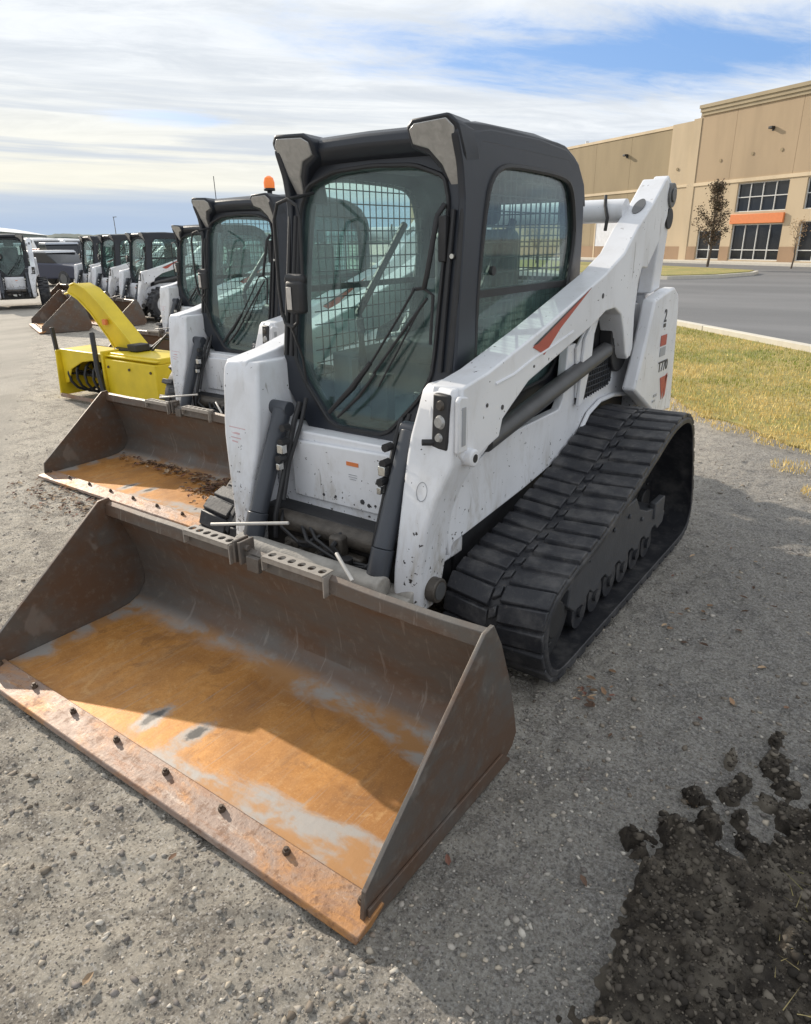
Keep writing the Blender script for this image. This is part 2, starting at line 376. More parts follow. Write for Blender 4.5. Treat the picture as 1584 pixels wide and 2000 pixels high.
def make_track(root, s):
    at, L = belt_path(); N = 100
    x0, x1 = .535, .98
    outer = [at(L * i / N) for i in range(N)]
    def smooth(pts, k):
        for _ in range(k): pts = [(pts[i - 1] + pts[i] * 2 + pts[(i + 1) % len(pts)]) / 4 for i in range(len(pts))]
        return pts
    outer = smooth(outer, 3)
    def nrm(i): d = (outer[(i + 1) % N] - outer[i - 1]).normalized(); return Vector((0, d.z, -d.y))
    c = Vector((0, 1.1, .4)); sg = -1 if (nrm(10).dot(c - outer[10]) > 0) else 1
    nn = [nrm(i) * sg for i in range(N)]    # outward
    b = MB(); vs = []
    base = [outer[i] - nn[i] * .028 for i in range(N)]; inn = [outer[i] - nn[i] * .062 for i in range(N)]
    prof = [(x0, 0), (x0 + .01, 1), (x1 - .01, 1), (x1, 0)]
    for i in range(N):
        for (x, p) in ((x0, inn[i]), (x0, base[i] - nn[i] * .008), (x0 + .012, base[i] + nn[i] * .004), (x1 - .012, base[i] + nn[i] * .004), (x1, base[i] - nn[i] * .008), (x1, inn[i]), (x1 - .03, inn[i] + nn[i] * .012), (x0 + .03, inn[i] + nn[i] * .012)):
            vs.append((s * x, p.y, p.z))
    fs = []
    for i in range(N):
        j = (i + 1) % N
        for k in range(8): fs.append((i * 8 + k, i * 8 + (k + 1) % 8, j * 8 + (k + 1) % 8, j * 8 + k))
    b.add(vs, fs)
    nl = 50
    for i in range(nl):      # block lugs: outer and inner rows staggered, wrapping to a notched centre
        for (xa, xb, off, wd) in ((x0 + .004, x0 + .20, 0, .086), (x1 - .20, x1 - .004, .35, .086), (x0 + .208, x0 + .237, .2, .05)):
            t = (i + off) / nl * N; i0 = int(t) % N; i1 = (i0 + 1) % N; q = t - int(t)
            p = base[i0].lerp(base[i1], q); nv = nn[i0].lerp(nn[i1], q).normalized(); tv = Vector((0, nv.z, -nv.y))
            jag = random.uniform(-.006, .006); h = .021 + random.uniform(-.006, .001)
            skew = .010 if off == 0 else -.010
            pts = []
            for (hh, wf) in ((-.004, .5), (h, .41)):
                for (x, sk) in ((xa, skew), (xb, -skew)):
                    for w in (-1, 1):
                        pts.append((s * x, *(p + nv * hh + tv * (w * wd * wf + sk + jag))[1:]))
            b.add(pts, [(0, 1, 3, 2), (4, 6, 7, 5), (0, 4, 5, 1), (2, 3, 7, 6), (0, 2, 6, 4), (1, 5, 7, 3)])
    tr = b.build('rubber_track', M['rubber'], root, .004, seg=1)
    b = MB()
    fr = [(.60, .20), (.50, .20), (.42, .26), (.44, .36), (.55, .425), (.95, .50), (1.20, .50), (1.27, .42), (1.40, .37), (1.62, .33), (1.72, .27), (1.70, .21), (1.64, .20)] + [(1.61 - .045 * k, .20 if k % 4 in (0, 3) else .235) for k in range(22)]
    b.prism(fr, s * .66, s * .925)
    b.prism([(.38, .355), (.54, .425), (.95, .50), (.95, .515), (.53, .44), (.36, .37)], s * .70, s * .945)
    b.box(min(s * .90, s * .935), max(s * .90, s * .935), 1.50, 1.66, .29, .38)
    for yy, zz in ((.62, .40), (.9, .44), (1.1, .44), (1.3, .36)): b.cyl((s * .925, yy, zz), (s * .937, yy, zz), .014, n=6)
    u = b.build('track_frame', M['frame'], tr, .006)
    b = MB()
    for y in (.62, .80, .98, 1.16, 1.34, 1.52):
        b.cyl((s * .67, y, .145), (s * .90, y, .145), .082, n=20); b.cyl((s * .90, y, .145), (s * .915, y, .145), .03, n=12)
    b.build('roller', M['rubber'], u)
    for nm, y, z, r in (('front_idler', .30, .26, .195), ('rear_idler', 1.88, .24, .19), ('drive_sprocket', 1.58, .58, .20)):
        xi = .90 if nm == 'front_idler' else .74; b = MB(); b.cyl((s * .58, y, z), (s * xi, y, z), r, n=32)
        for k in range(8):
            a = k * math.pi / 4; yy, zz = y + math.cos(a) * r * .62, z + math.sin(a) * r * .62; b.cyl((s * xi, yy, zz), (s * (xi + .012), yy, zz), .013, n=8)
        b.cyl((s * xi, y, z), (s * (xi + .03), y, z), r * .4, n=16)
        b.build(nm, M['black'], tr, .004)
    return tr
def make_wheel(root, s, y):
    b = MB(); r = .41; x0, x1 = .60, .88; n = 36
    prof = [(x0, .24), (x0 - .01, .33), (x0 + .03, .39), (x0 + .1, r), (x1 - .1, r), (x1 - .03, .39), (x1 + .01, .33), (x1, .24)]
    vs = [(s * px, y + pr * math.cos(2 * math.pi * i / n), .405 + pr * math.sin(2 * math.pi * i / n)) for i in range(n) for px, pr in prof]; k = len(prof)
    b.add(vs, [(i * k + j, i * k + j + 1, ((i + 1) % n) * k + j + 1, ((i + 1) % n) * k + j) for i in range(n) for j in range(k - 1)])
    for i in range(18):
        for side in (0, 1):
            a = 2 * math.pi * (i + .5 * side) / 18; m = Matrix.Translation((0, y, .405)) @ Matrix.Rotation(a, 4, 'X')
            xa, xb = (s * (x0 + .01), s * (x0 + .15)) if side else (s * (x0 + .13), s * (x1 - .01))
            b.box(min(xa, xb), max(xa, xb), -.02, .02, r - .03, r + .02, m)
    w = b.build('wheel', M['rubber'], root, .004, seg=1)
    b = MB(); b.cyl((s * .62, y, .405), (s * .83, y, .405), .235, n=28); b.cyl((s * .83, y, .405), (s * .86, y, .405), .11, .09, n=20)
    for q in range(8): a = q * math.pi / 4; b.cyl((s * .83, y + .16 * math.cos(a), .405 + .16 * math.sin(a)), (s * .845, y + .16 * math.cos(a), .405 + .16 * math.sin(a)), .014, n=6)
    b.build('rim', M['whitep'], w, .004)

def door_pt(u, v, d=0): return (u, .215 + (v - .85) * .15 + d, v)
def grid_mesh(b, poly, c, fn, du, dv, t=.0035):
    xs = [p[0] for p in poly]; ys = [p[1] for p in poly]
    def spans(val, axis):
        hits = []; n = len(poly)
        for i in range(n):
            a, q = poly[i], poly[(i + 1) % n]
            if (a[axis] - val) * (q[axis] - val) < 0: hits.append(a[1 - axis] + (q[1 - axis] - a[1 - axis]) * (val - a[axis]) / (q[axis] - a[axis]))
        hits.sort(); return list(zip(hits[::2], hits[1::2]))
    x = min(xs) + du
    while x < max(xs):
        for a, q in spans(x, 0): b.cyl(fn(x, a), fn(x, q), t / 2, n=5, caps=False)
        x += du
    y = min(ys) + dv
    while y < max(ys):
        for a, q in spans(y, 1): b.cyl(fn(a, y), fn(q, y), t / 2, n=5, caps=False)
        y += dv

def leg_y(x, z):
    for a, c in zip(LEG, LEG[1:]):
        if c[0] <= z <= a[0]:
            t = (a[0] - z) / (a[0] - c[0]); xi, xo, yi, yo = [a[k] + (c[k] - a[k]) * t for k in (1, 2, 3, 4)]
            return yi + (yo - yi) * (abs(x) - xi) / (xo - xi) - .0015
    return 0
def make_loader(name, tracks=True, white='white', detail=True):
    root = empty(name); W = M[white]
    # ---- white body
    b = MB()
    prof = [(.13, .50), (.16, .545), (.5, .575), (.775, .60), (1.05, .635), (1.31, .69), (1.38, .76), (1.45, .815), (1.6, .855), (1.8, .85), (2.0, .82), (2.2, .77), (2.3, .72), (2.42, .70), (2.42, 1.30),
            (1.95, 1.34), (1.80, 1.0), (1.79, .93), (1.30, .89), (1.27, 1.2), (1.17, 1.2), (1.15, .95), (1.11, .905), (.51, .895), (.2, .80), (.10, .70)]
    for s in (1, -1): b.prism(prof, s * .485, s * .53)
    body = b.build('body_frame', W, root, .006)
    b = MB()
    b.box(-.48, .48, .25, 2.35, .30, .86); b.box(-.48, .48, 1.46, 2.3, .86, 1.30)
    b.box(-.52, .52, .9, 2.2, .3, .5)
    for s in (1, -1): b.prism([(1.28, .90), (1.78, .94), (1.92, 1.3), (1.30, 1.24)], s * .481, s * .49)
    b.build('engine_bay', M['black'], root, .01)
    if detail:
        for s in (1, -1):    # wheel-arch lip, cooling grille, black fill painting the shade of the cavity behind the lug
            b = MB(); b.tube([(s * .545, y, z) for y, z in ((1.33, .70), (1.38, .765), (1.45, .82), (1.6, .86), (1.8, .857), (2.0, .828), (2.15, .79))], .012, 8)
            b.build('fender_lip', W, body)
            b = MB(); g = [(1.33, 1.02), (1.66, 1.10), (1.72, 1.07), (1.75, .95), (1.70, .925), (1.36, .905), (1.32, .93)]
            b.prism(g, s * .532, s * .538); o = b.build('grille_backing', M['black'], body, .003)
            b = MB(); grid_mesh(b, g, (1.5, 1), lambda u, v: (s * .542, u, v), .032, .028, .007); b.build('side_grille', M['cab'], o)
            b = MB(); b.prism([(1.27, .89), (1.30, 1.22), (1.42, 1.33), (1.40, 1.1), (1.33, .9)], s * .545, s * .56); b.prism([(1.28, .93), (1.24, 1.18), (1.46, 1.36), (1.5, 1.3), (1.36, 1.08), (1.36, .93)], s * .531, s * .544)
            b.build('upright', W, body, .004)
            b = MB(); b.cyl((s * .50, 1.79, 1.12), (s * .565, 1.79, 1.12), .13, n=28); b.box(min(s * .49, s * .56), max(s * .49, s * .56), 1.66, 1.92, 1.12, 1.36); b.build('dark_cavity_fill', M['black'], body, .006)
    # ---- rear tail panels
    for s in (1, -1):
        b = MB(); p = [(2.21, 1.40), (2.30, 1.405), (2.39, 1.36), (2.42, 1.28), (2.505, .66), (2.25, .68), (2.12, .72), (1.90, .83), (1.76, .90), (1.83, 1.04), (1.90, 1.20), (1.96, 1.36)]
        q = [(y, z) for y, z in p]
        b.prism(q, s * .60, s * .675); t = b.build('tail_panel', W, root, .014)
        if detail and s > 0:
            X = .677
            text('2', .10, onside(X, 2.17, 1.225), M['dk'], t, 'marking')
            b = MB(); b.box(X - .001, X + .001, 2.15, 2.19, 1.195, 1.215); b.build('marking', M['dk'], t, smooth=False)
            b = MB(); b.box(X - .001, X + .001, 2.13, 2.24, 1.09, 1.15); b.build('warning_label', M['red'], t, smooth=False)
            b = MB(); b.box(X - .001, X + .001, 2.14, 2.24, 1.03, 1.08); b.build('warning_label', M['grey'], t, smooth=False)
            text('T770', .085, onside(X, 2.23, .94), M['dk'], t, 'marking')
            b = MB(); b.prism([(2.20, .90), (2.30, .90), (2.34, .91), (2.27, .76)], X - .001, X + .001); b.build('marking', M['red'], t, smooth=False)
            b = MB(); b.prism([(2.31, .90), (2.345, .90), (2.335, .78), (2.30, .76)], X - .001, X + .001); b.build('marking', M['red'], t, smooth=False)
            b = MB(); b.box(X - .001, X + .001, 2.11, 2.17, .80, .815); b.box(X - .001, X + .001, 2.10, 2.15, .77, .782); b.build('marking', M['grey'], t, smooth=False)
    b = MB(); b.box(-.60, .60, 2.36, 2.50, .62, 1.33); b.box(-.55, .55, 2.15, 2.36, .55, 1.38); b.build('tailgate', W, root, .02)
    # ---- rear links
    for s in (1, -1):
        b = MB(); b.prism([(2.14, 1.95), (2.2, 1.985), (2.27, 1.95), (2.29, 1.87), (2.285, 1.70), (2.245, 1.40), (2.10, 1.38), (2.15, 1.60), (2.12, 1.85)], s * .52, s * .60)
        b.prism([(1.95, 1.33), (2.20, 1.33), (2.16, 1.62), (2.03, 1.6), (1.88, 1.50)], s * .47, s * .51)
        rl = b.build('rear_link', W, root, .008)
        b = MB(); b.cyl((s * .60, 2.205, 1.885), (s * .632, 2.205, 1.885), .062, n=28); b.cyl((s * .632, 2.205, 1.885), (s * .64, 2.205, 1.885), .035, n=20); b.build('pivot_pin', M['rod'], rl, .003)
        b = MB(); b.cyl((s * .60, 2.26, 1.77), (s * .612, 2.26, 1.77), .055, n=24); b.build('pivot_pin', M['black'], rl, .003)
    b = MB(); b.cyl((-.5, 1.86, 1.805), (.5, 1.86, 1.805), .058, n=28)
    tq = b.build('cross_tube', W, root)
    b = MB(); b.tube([(.40, 1.82, 1.88), (.41, 1.80, 1.83), (.43, 1.79, 1.77), (.42, 1.80, 1.71)], .009); b.build('hose', M['black'], tq)
    # ---- lift arms
    for s in (1, -1):
        b = MB(); b.prism(ARM, s * .49, s * .62); leg_loft(b, s)
        b.cyl((s * .60, .115, .93), (s * .648, .115, .93), .034, n=20)
        arm = b.build('lift_arm', W, root, .011, seg=3)
        b = MB(); b.cyl((s * .645, .115, .93), (s * .6495, .115, .93), .016, n=16); b.build('pin_hole', M['black'], arm)
        b = MB(); b.cyl((s * .515, .02, .40), (s * .56, .02, .40), .050, n=24); o = b.build('pivot_pin', M['grease'], arm, .005)
        b = MB(); b.cyl((s * .5605, .02, .40), (s * .563, .02, .40), .036, n=20); b.build('pin_cap', M['rod'], o)
        if detail and s > 0:   # front light cluster in its recess
            b = MB(); b.prism([(.085, .965), (.085, 1.16), (.035, 1.17), (.018, 1.155), (.018, .965)], s * .616, s * .634)
            b.build('light_guard', W, arm, .006)
            b = MB(); m = Matrix.Translation((s * .558, .044, 1.065)) @ Matrix.Rotation(R(-s * 10), 4, 'Z') @ Matrix.Rotation(R(-3), 4, 'X')
            b.box(-.042, .036, -.022, .01, -.095, .105, m); hl = b.build('headlight', M['black'], arm, .008)
            for dz, rr in ((.065, .020), (.005, .027), (-.052, .018)):
                b = MB(); b.cyl(m @ Vector((-.002, -.02, dz)), m @ Vector((-.002, -.032, dz)), rr, rr * .7, n=20); b.build('lamp_lens', M['grease'] if dz > .02 else M['lens'], hl)
            b = MB(); b.cyl(m @ Vector((-.03, -.01, -.075)), m @ Vector((-.06, -.05, -.075)), .012, n=12); b.build('lamp_plug', M['black'], hl)
            b = MB(); b.box(min(s * .6342, s * .637), max(s * .6342, s * .637), .04, .065, .99, 1.13); b.build('reflector_strip', M['grey'], arm, .002)
        # decals
        b = MB(); b.prism([(1.17, 1.465), (.60, 1.268), (.71, 1.225), (.86, 1.32)], s * .6202, s * .6222); d = b.build('flash_decal', M['red'], arm, smooth=False)
        if detail:
            b = MB(); b.prism([(1.17, 1.468), (.60, 1.275), (.64, 1.278), (.9, 1.37)], s * .6224, s * .6236); b.build('flash_edge', M['dk'], d, smooth=False)
            b = MB(); b.tube([(s * .6205, y, z) for y, z in ((.30, 1.17), (.45, 1.185), (.62, 1.225), (.78, 1.25), (1.0, 1.29))], .006, 6); b.build('weld_seam', W, arm)
            for (y, z, r_) in ((.24, 1.10, .008), (.36, 1.07, .010), (1.32, 1.42, .012), (.62, 1.19, .006)):
                b = MB(); b.cyl((s * .6195, y, z), (s * .6225, y, z), r_, n=10); b.build('plug_hole', M['dk'], arm)
            b = MB(); an = [2 * math.pi * i / 24 for i in range(24)]
            b.add([(s * (.555 + .028 * math.cos(t)), 1.895 + .055 * math.sin(t) - .001, 1.822 + .0364 * math.sin(t)) for t in an] + [(s * (.555 + .028 * math.cos(t)), 1.895 + .055 * math.sin(t) - .006, 1.827 + .0364 * math.sin(t)) for t in an],
                  [tuple(range(24)), tuple(range(24, 48))] + [(i, (i + 1) % 24, 24 + (i + 1) % 24, 24 + i) for i in range(24)])
            b.build('access_hole', M['rod'], arm, smooth=False)
            if s > 0:
                b = MB(); an = [2 * math.pi * i / 28 for i in range(28)]
                yy = -.163
                b.ring([(.50 + .026 * math.cos(t), .81 + .036 * math.sin(t)) for t in an], [(.50 + .0235 * math.cos(t), .81 + .033 * math.sin(t)) for t in an], lambda u, v, d: (u, leg_y(u, v) - d, v), .0008)
                b.build('stencil_ring', M['grey'], arm, smooth=False)
        if s < 0 and detail:
            for (u0, u1, zz, hh) in ((-.57, -.47, .905, .004), (-.55, -.50, .88, .008), (-.55, -.49, .862, .004), (-.54, -.505, .845, .006)):
                b = MB(); b.add([(u, leg_y(u, z_), z_) for u, z_ in ((u0, zz), (u1, zz - .004), (u1, zz - .004 + hh), (u0, zz + hh))], [(0, 1, 2, 3)]); b.build('faded_label', M['pinkish'], arm, smooth=False)
        # ---- lift cylinder (side) and tilt cylinder (front)
        b = MB(); b.cyl((s * .545, .36, .915), (s * .545, 1.62, 1.125), .041, n=20); b.cyl((s * .545, 1.62, 1.125), (s * .545, 1.76, 1.15), .022, n=14)
        b.cyl((s * .50, 1.76, 1.15), (s * .57, 1.76, 1.15), .03, n=16)
        b.build('lift_cylinder', M['liftc'], root, .003)
        b = MB(); b.cyl((s * .35, .13, .985), (s * .35, -.065, .56), .041, n=24); b.cyl((s * .35, -.065, .56), (s * .35, -.105, .46), .046, n=24); b.cyl((s * .35, -.10, .47), (s * .35, -.15, .34), .022, n=14)
        b.cyl((s * .31, .135, .99), (s * .42, .135, .99), .033, n=16)
        tc = b.build('tilt_cylinder', M['cyl'], root, .003)
        xx = s * .35 - .072 * s
        b = MB(); b.tube([(xx, .17, 1.02), (xx, .13, .95), (xx + .005, .08, .84), (xx + .01, .02, .70), (xx, -.03, .55), (xx, -.04, .45)], .012)
        b.tube([(xx + .03, .18, 1.04), (xx + .025, .14, .93), (xx + .02, .06, .78), (xx + .028, .0, .62)], .009)
        for zz in (.93, .87, .80): b.cyl((xx + .01, .10 - (1 - zz) * .3, zz), (xx + .01, .06 - (1 - zz) * .3, zz), .017, n=8)
        b.build('hydraulic_hose', M['black'], tc)
        if detail:
            b = MB(); b.box(xx - .012, xx + .022, .02, .05, .82, .86); b.build('hose_clamp', M['chrome'], tc, .003); b = MB(); b.box(xx - .005, xx + .015, .0, .03, .75, .78); b.build('hose_clamp', M['chrome'], tc, .003)
    # ---- front of the body: apron, recess, coupler
    b = MB(); b.prism([(-.30, .60), (.30, .60), (.31, .875), (-.31, .86)], .12, .14, ax='y'); b.box(-.49, .49, .14, .3, .45, .9)
    ap = b.build('front_apron', W, root, .008)
    if detail:
        b = MB(); b.box(.02, .085, .1175, .1195, .795, .812); b.build('warning_label', M['orange'], ap, smooth=False)
        b = MB(); b.box(.03, .075, .1175, .1195, .755, .757); b.box(.03, .075, .1175, .1195, .745, .747); b.box(.035, .07, .1175, .1195, .735, .737); b.build('marking', M['grey'], ap, smooth=False)
        for (x, z, r_) in ((-.12, .635, .007), (.10, .645, .012), (.135, .635, .009), (.17, .64, .006), (-.05, .64, .006), (.2, .63, .01)):
            b = MB(); b.cyl((x, .1175, z), (x, .121, z), r_, n=7); b.build('chipped_spot', M['dk'], ap)
    b = MB(); b.box(-.47, .47, .04, .25, .28, .56)
    rec = b.build('front_crossmember', M['black'], root, .01)
    b = MB(); b.cyl((-.31, .03, .515), (.31, .03, .515), .045, n=20); b.box(-.24, .20, -.03, .02, .40, .455); b.box(.05, .12, -.055, .0, .44, .54); b.build('valve_bank', M['grease'], rec, .012)
    for k in range(5): b = MB(); b.cyl((-.2 + .09 * k, -.03, .43), (-.2 + .09 * k, -.06, .43), .016, n=6); b.build('hose_fitting', M['grease'], rec, .002)
    b = MB(); random.seed(5)
    for i in range(7):
        xa, xb = random.uniform(-.3, .3), random.uniform(-.3, .3); z = random.uniform(.46, .56)
        b.tube([(xa, .02, z), (xa * .7 + xb * .3, -.05 - random.uniform(0, .03), z - .03), (xa * .3 + xb * .7, -.06, z - random.uniform(.04, .1)), (xb, -.02, z - .1)], random.uniform(.007, .013), 7)
    b.cyl((.16, -.07, .47), (.16, -.07, .36), .028, n=12); b.box(.12, .17, -.08, -.04, .31, .45)
    b.build('hydraulic_hose', M['black'], rec)
    b = MB(); b.box(-.10, .0, -.085, -.05, .40, .425); b.cyl((-.08, -.09, .39), (-.0, -.09, .38), .013); b.cyl((.05, -.08, .41), (.1, -.085, .40), .012); b.build('coupling', M['chrome'], rec, .003)
    b = MB()    # quick coupler frame between arms and bucket
    b.box(-.50, .50, -.225, -.19, .16, .30); b.cyl((-.40, -.135, .425), (.40, -.135, .425), .052, n=24)
    for x0_, x1_ in ((-.50, -.40), (.40, .50), (-.07, .07)): b.box(x0_, x1_, -.20, -.09, .12, .40)
    b.cyl((-.50, -.07, .39), (.50, -.07, .39), .03, n=16)
    b.prism([(-.225, .36), (-.14, .40), (-.10, .38), (-.12, .30), (-.2, .30)], -.40, .40)
    qc = b.build('quick_coupler', m_mud_white, root, .006)
    for (p, q) in (((-.33, -.34, .60), (.0, -.22, .64)), ((.345, -.33, .64), (.455, -.375, .58))):
        b = MB(); b.tube([p, q], .0075, 8); b.build('coupler_lever', M['pale'], qc, .002)
    make_bucket(root)
    # ---- cab
    out_f = [(-.44, 1.80), (-.40, 1.95), (-.30, 2.0), (.30, 2.0), (.40, 1.95), (.44, 1.80), (.455, 1.20), (.42, 1.05), (.22, .82), (.0, .785), (-.22, .82), (-.42, 1.05), (-.455, 1.20)]
    in_f = [(-.375, 1.80), (-.335, 1.89), (-.20, 1.935), (.0, 1.945), (.20, 1.935), (.335, 1.89), (.365, 1.80), (.355, 1.20), (.31, 1.10), (.15, .925), (-.14, .925), (-.31, 1.10), (-.375, 1.20)]
    in_f = chaikin(in_f, 2, .12); c = (0, 1.45); an = angs_for([out_f, in_f], c, 36)
    b = MB(); b.ring(resample(out_f, c, an), resample(in_f, c, an), lambda u, v, d: door_pt(u, v, d), .06)
    # side walls with windows
    out_s = [(.31, .80), (.245, 1.05), (.285, 1.25), (.345, 1.80), (.325, 1.93), (.285, 2.03), (.33, 2.06), (.55, 2.07), (1.17, 2.06), (1.31, 2.01), (1.395, 1.93), (1.43, 1.80), (1.435, 1.20), (1.30, .90), (1.1, .86)]
    in_s = [(.43, 1.24), (.44, 1.50), (.50, 1.84), (.56, 1.915), (.66, 1.945), (1.20, 1.935), (1.29, 1.87), (1.345, 1.68), (1.30, 1.50), (1.27, 1.40), (1.22, 1.05), (.8, 1.02), (.43, 1.05)]
    in_s = chaikin(in_s); out_s = chaikin(out_s, 2, .12); c2 = (.88, 1.45); an2 = angs_for([out_s, in_s], c2, 36)
    for s in (1, -1):
        b.ring(resample(out_s, c2, an2), resample(in_s, c2, an2), lambda u, v, d: (s * (.455 - .012 * max(0, (v - 1.3)) - d), u, v), .03)
    out_r = [(-.43, 1.93), (.43, 1.93), (.44, 1.1), (-.44, 1.1)]; in_r = [(-.33, 1.86), (.33, 1.86), (.36, 1.50), (-.36, 1.50)]; cr = (0, 1.7); an3 = angs_for([out_r, in_r], cr, 16)
    b.ring(resample(out_r, cr, an3), resample(in_r, cr, an3), lambda u, v, d: (u, 1.395 + d, v), .03)
    cab = b.build('cab_frame', M['cab'], root, .009)
    # door post with channel on the +x side, gasket round the door glass
    b = MB(); b.prism([(.375, .305), (.435, .30), (.45, .33), (.44, .40), (.38, .36)], 1.0, 1.9, ax='z')
    b2 = MB()
    for s in (1, -1):
        for off, rr in ((.398, .010), (.436, .012)):
            b2.tube([(s * off, door_pt(0, z)[1] - .004 - (.0 if rr > .01 else .006), z) for z in (1.20, 1.4, 1.6, 1.78)], rr, 8)
    b2.tube([door_pt(u * 1.02, 1.45 + (v - 1.45) * 1.012, -.004) for u, v in resample(in_f, c, an) + [resample(in_f, c, an)[0]]], .009, 6)
    b2.build('door_seal', M['black'], cab)
    b = MB()
    f = resample(in_f, c, an); n = len(f)
    b.add([door_pt(u, v, .018) for u, v in f] + [door_pt(u, v, .024) for u, v in f], [tuple(range(n))[::-1], tuple(range(n, 2 * n))] + [(i, (i + 1) % n, n + (i + 1) % n, n + i) for i in range(n)])
    door = b.build('front_door_glass', M['glass'], cab, smooth=False)
    for s in (1, -1):
        b = MB(); f = resample(in_s, c2, an2); n = len(f)
        b.prism(f, s * .432, s * .437); sw = b.build('side_window', M['glass'], cab, smooth=False)
        b = MB(); b.box(min(s * .430, s * .448), max(s * .430, s * .448), .42, 1.30, 1.462, 1.49); b.tube([(s * .447, u, v) for u, v in f[n // 2:] + f[:n // 2 + 1]], .012, 6); b.build('window_rail', M['black'], sw)
        b = MB(); grid_mesh(b, in_s, c2, lambda u, v: (s * .405, u, v), .048, .058, .006); b.build('wire_screen', M['mesh'], cab)
        if detail and s > 0:
            b = MB(); b.cyl((.44, .56, 1.56), (.455, .56, 1.56), .018, n=16); b.build('window_latch', M['black'], sw)
    b = MB(); b.box(-.37, .37, 1.405, 1.411, 1.48, 1.88); b.build('rear_window', M['glass'], cab, smooth=False)
    if detail:
        b = MB(); grid_mesh(b, [(-.36, 1.49), (.36, 1.49), (.34, 1.88), (-.34, 1.88)], (0, 1.7), lambda u, v: (u, 1.385, v), .05, .05, .006); b.build('wire_screen', M['mesh'], cab)
    # roof with brow
    b = MB()
    rp = [(.39, 1.965), (.345, 1.985), (.318, 2.015), (.325, 2.05), (.36, 2.066), (.50, 2.084), (.90, 2.088), (1.18, 2.07), (1.32, 2.022), (1.40, 1.94), (1.435, 1.84), (1.41, 1.84), (1.34, 1.94), (1.2, 2.02), (.44, 2.03), (.43, 1.96)]
    xs = [-.447, -.43, -.39, 0, .39, .43, .447]; zo = [-.028, -.012, -.002, .004, -.002, -.012, -.028]; k = len(rp); vs = []
    for x, dz in zip(xs, zo): vs += [(x, y + (0.02 if abs(x) > .43 else 0), z + dz) for y, z in rp]
    fs = [tuple(range(k))[::-1], tuple(range((len(xs) - 1) * k, len(xs) * k))]
    for i in range(len(xs) - 1):
        for j in range(k): fs.append((i * k + j, i * k + (j + 1) % k, (i + 1) * k + (j + 1) % k, (i + 1) * k + j))
    b.add(vs, fs); roof = b.build('cab_roof', M['cab'], cab, .008)
    for s in (1, -1):     # corner work lights with their hoods
        i_ = [(.248, 2.0), (.246, 2.045), (.275, 2.062), (.41, 2.068), (.434, 2.042), (.428, 1.97), (.408, 1.865), (.372, 1.855), (.352, 1.93), (.31, 1.982)]
        o_ = [(.232, 1.99), (.230, 2.055), (.265, 2.078), (.42, 2.084), (.450, 2.055), (.452, 1.96), (.428, 1.84), (.356, 1.828), (.335, 1.915), (.30, 1.96)]
        hy = lambda z: .262 + (2.09 - z) * .50
        b = MB(); n = len(o_); b.add([(s * x, hy(z), z) for x, z in o_] + [(s * x * .99, max(hy(z) + .12, .42), z - .008) for x, z in o_], [tuple(range(n)), tuple(range(n, 2 * n))] + [(i, (i + 1) % n, n + (i + 1) % n, n + i) for i in range(n)])
        wl = b.build('work_light', M['cab'], cab, .010)
        b = MB(); b.add([(s * x, hy(z) - .007, z) for x, z in i_] + [(s * x, hy(z) + .004, z) for x, z in i_], [tuple(range(n)), tuple(range(n, 2 * n))] + [(i, (i + 1) % n, n + (i + 1) % n, n + i) for i in range(n)])
        b.build('lamp_lens', M['lens'], wl, .004)
    # interior
    b = MB(); b.box(-.40, .40, .40, 1.43, .86, .90); b.box(-.42, -.30, .55, 1.35, .90, 1.18); b.box(.30, .42, .55, 1.35, .90, 1.18); b.box(-.40, .40, 1.30, 1.42, .90, 1.48)
    b.box(-.40, .40, .42, 1.22, 1.98, 2.01); b.build('cab_interior', M['inner'], cab, .02)
    b = MB(); b.box(-.24, .24, .80, 1.22, 1.08, 1.20, Matrix.Rotation(R(3), 4, 'X')); b.box(-.22, .22, 1.13, 1.24, 1.16, 1.72, Matrix.Translation((0, 0, 0))); b.box(-.13, .13, 1.14, 1.22, 1.74, 1.88)
    b.build('seat', M['seat'], cab, .035, seg=3)
    for s in (1, -1):
        b = MB(); b.tube([(s * .28, .62, 1.12), (s * .27, .60, 1.24), (s * .26, .58, 1.34)], [.022, .014, .02], 10); b.build('joystick', M['seat'], cab, .004)
        b = MB(); b.tube([(s * .30, 1.0, 1.75), (s * .30, .62, 1.36), (s * .25, .58, 1.28)], .018, 8); b.build('lap_bar', M['black'], cab)
    if detail:
        b = MB(); b.box(-.04, .06, .36, .42, .93, 1.14); b.box(-.12, -.08, .34, .36, 1.06, 1.20); b.box(.10, .2, .5, .6, .9, 1.05); b.build('foot_control', M['black'], cab, .006)
        # wiper: parallel arms from the hinge side, blade leaning left
        dp = lambda u, v, d=-.03: door_pt(u, v, d)
        b = MB(); b.tube([dp(.262, 1.50), dp(.20, 1.40), dp(.06, 1.19), dp(.04, 1.17)], .005, 6); b.tube([dp(.325, 1.47), dp(.25, 1.375), dp(.09, 1.17)], .006, 6)
        b.tube([dp(.30, 1.44), dp(.20, 1.26), dp(.12, 1.12)], .004, 6); b.tube([dp(.25, 1.50, -.02), dp(.30, 1.505, -.02), dp(.345, 1.48, -.02), dp(.35, 1.30, -.02)], .007, 6)
        w = b.build('wiper_arm', M['black'], door)
        b = MB(); b.tube([dp(.07, 1.21), dp(-.02, 1.10), dp(-.14, .985)], [.010, .014, .010], 8); b.tube([dp(.10, 1.17), dp(.02, 1.07), dp(-.09, .97)], [.006, .008, .006], 6); b.build('wiper_blade', M['black'], w)
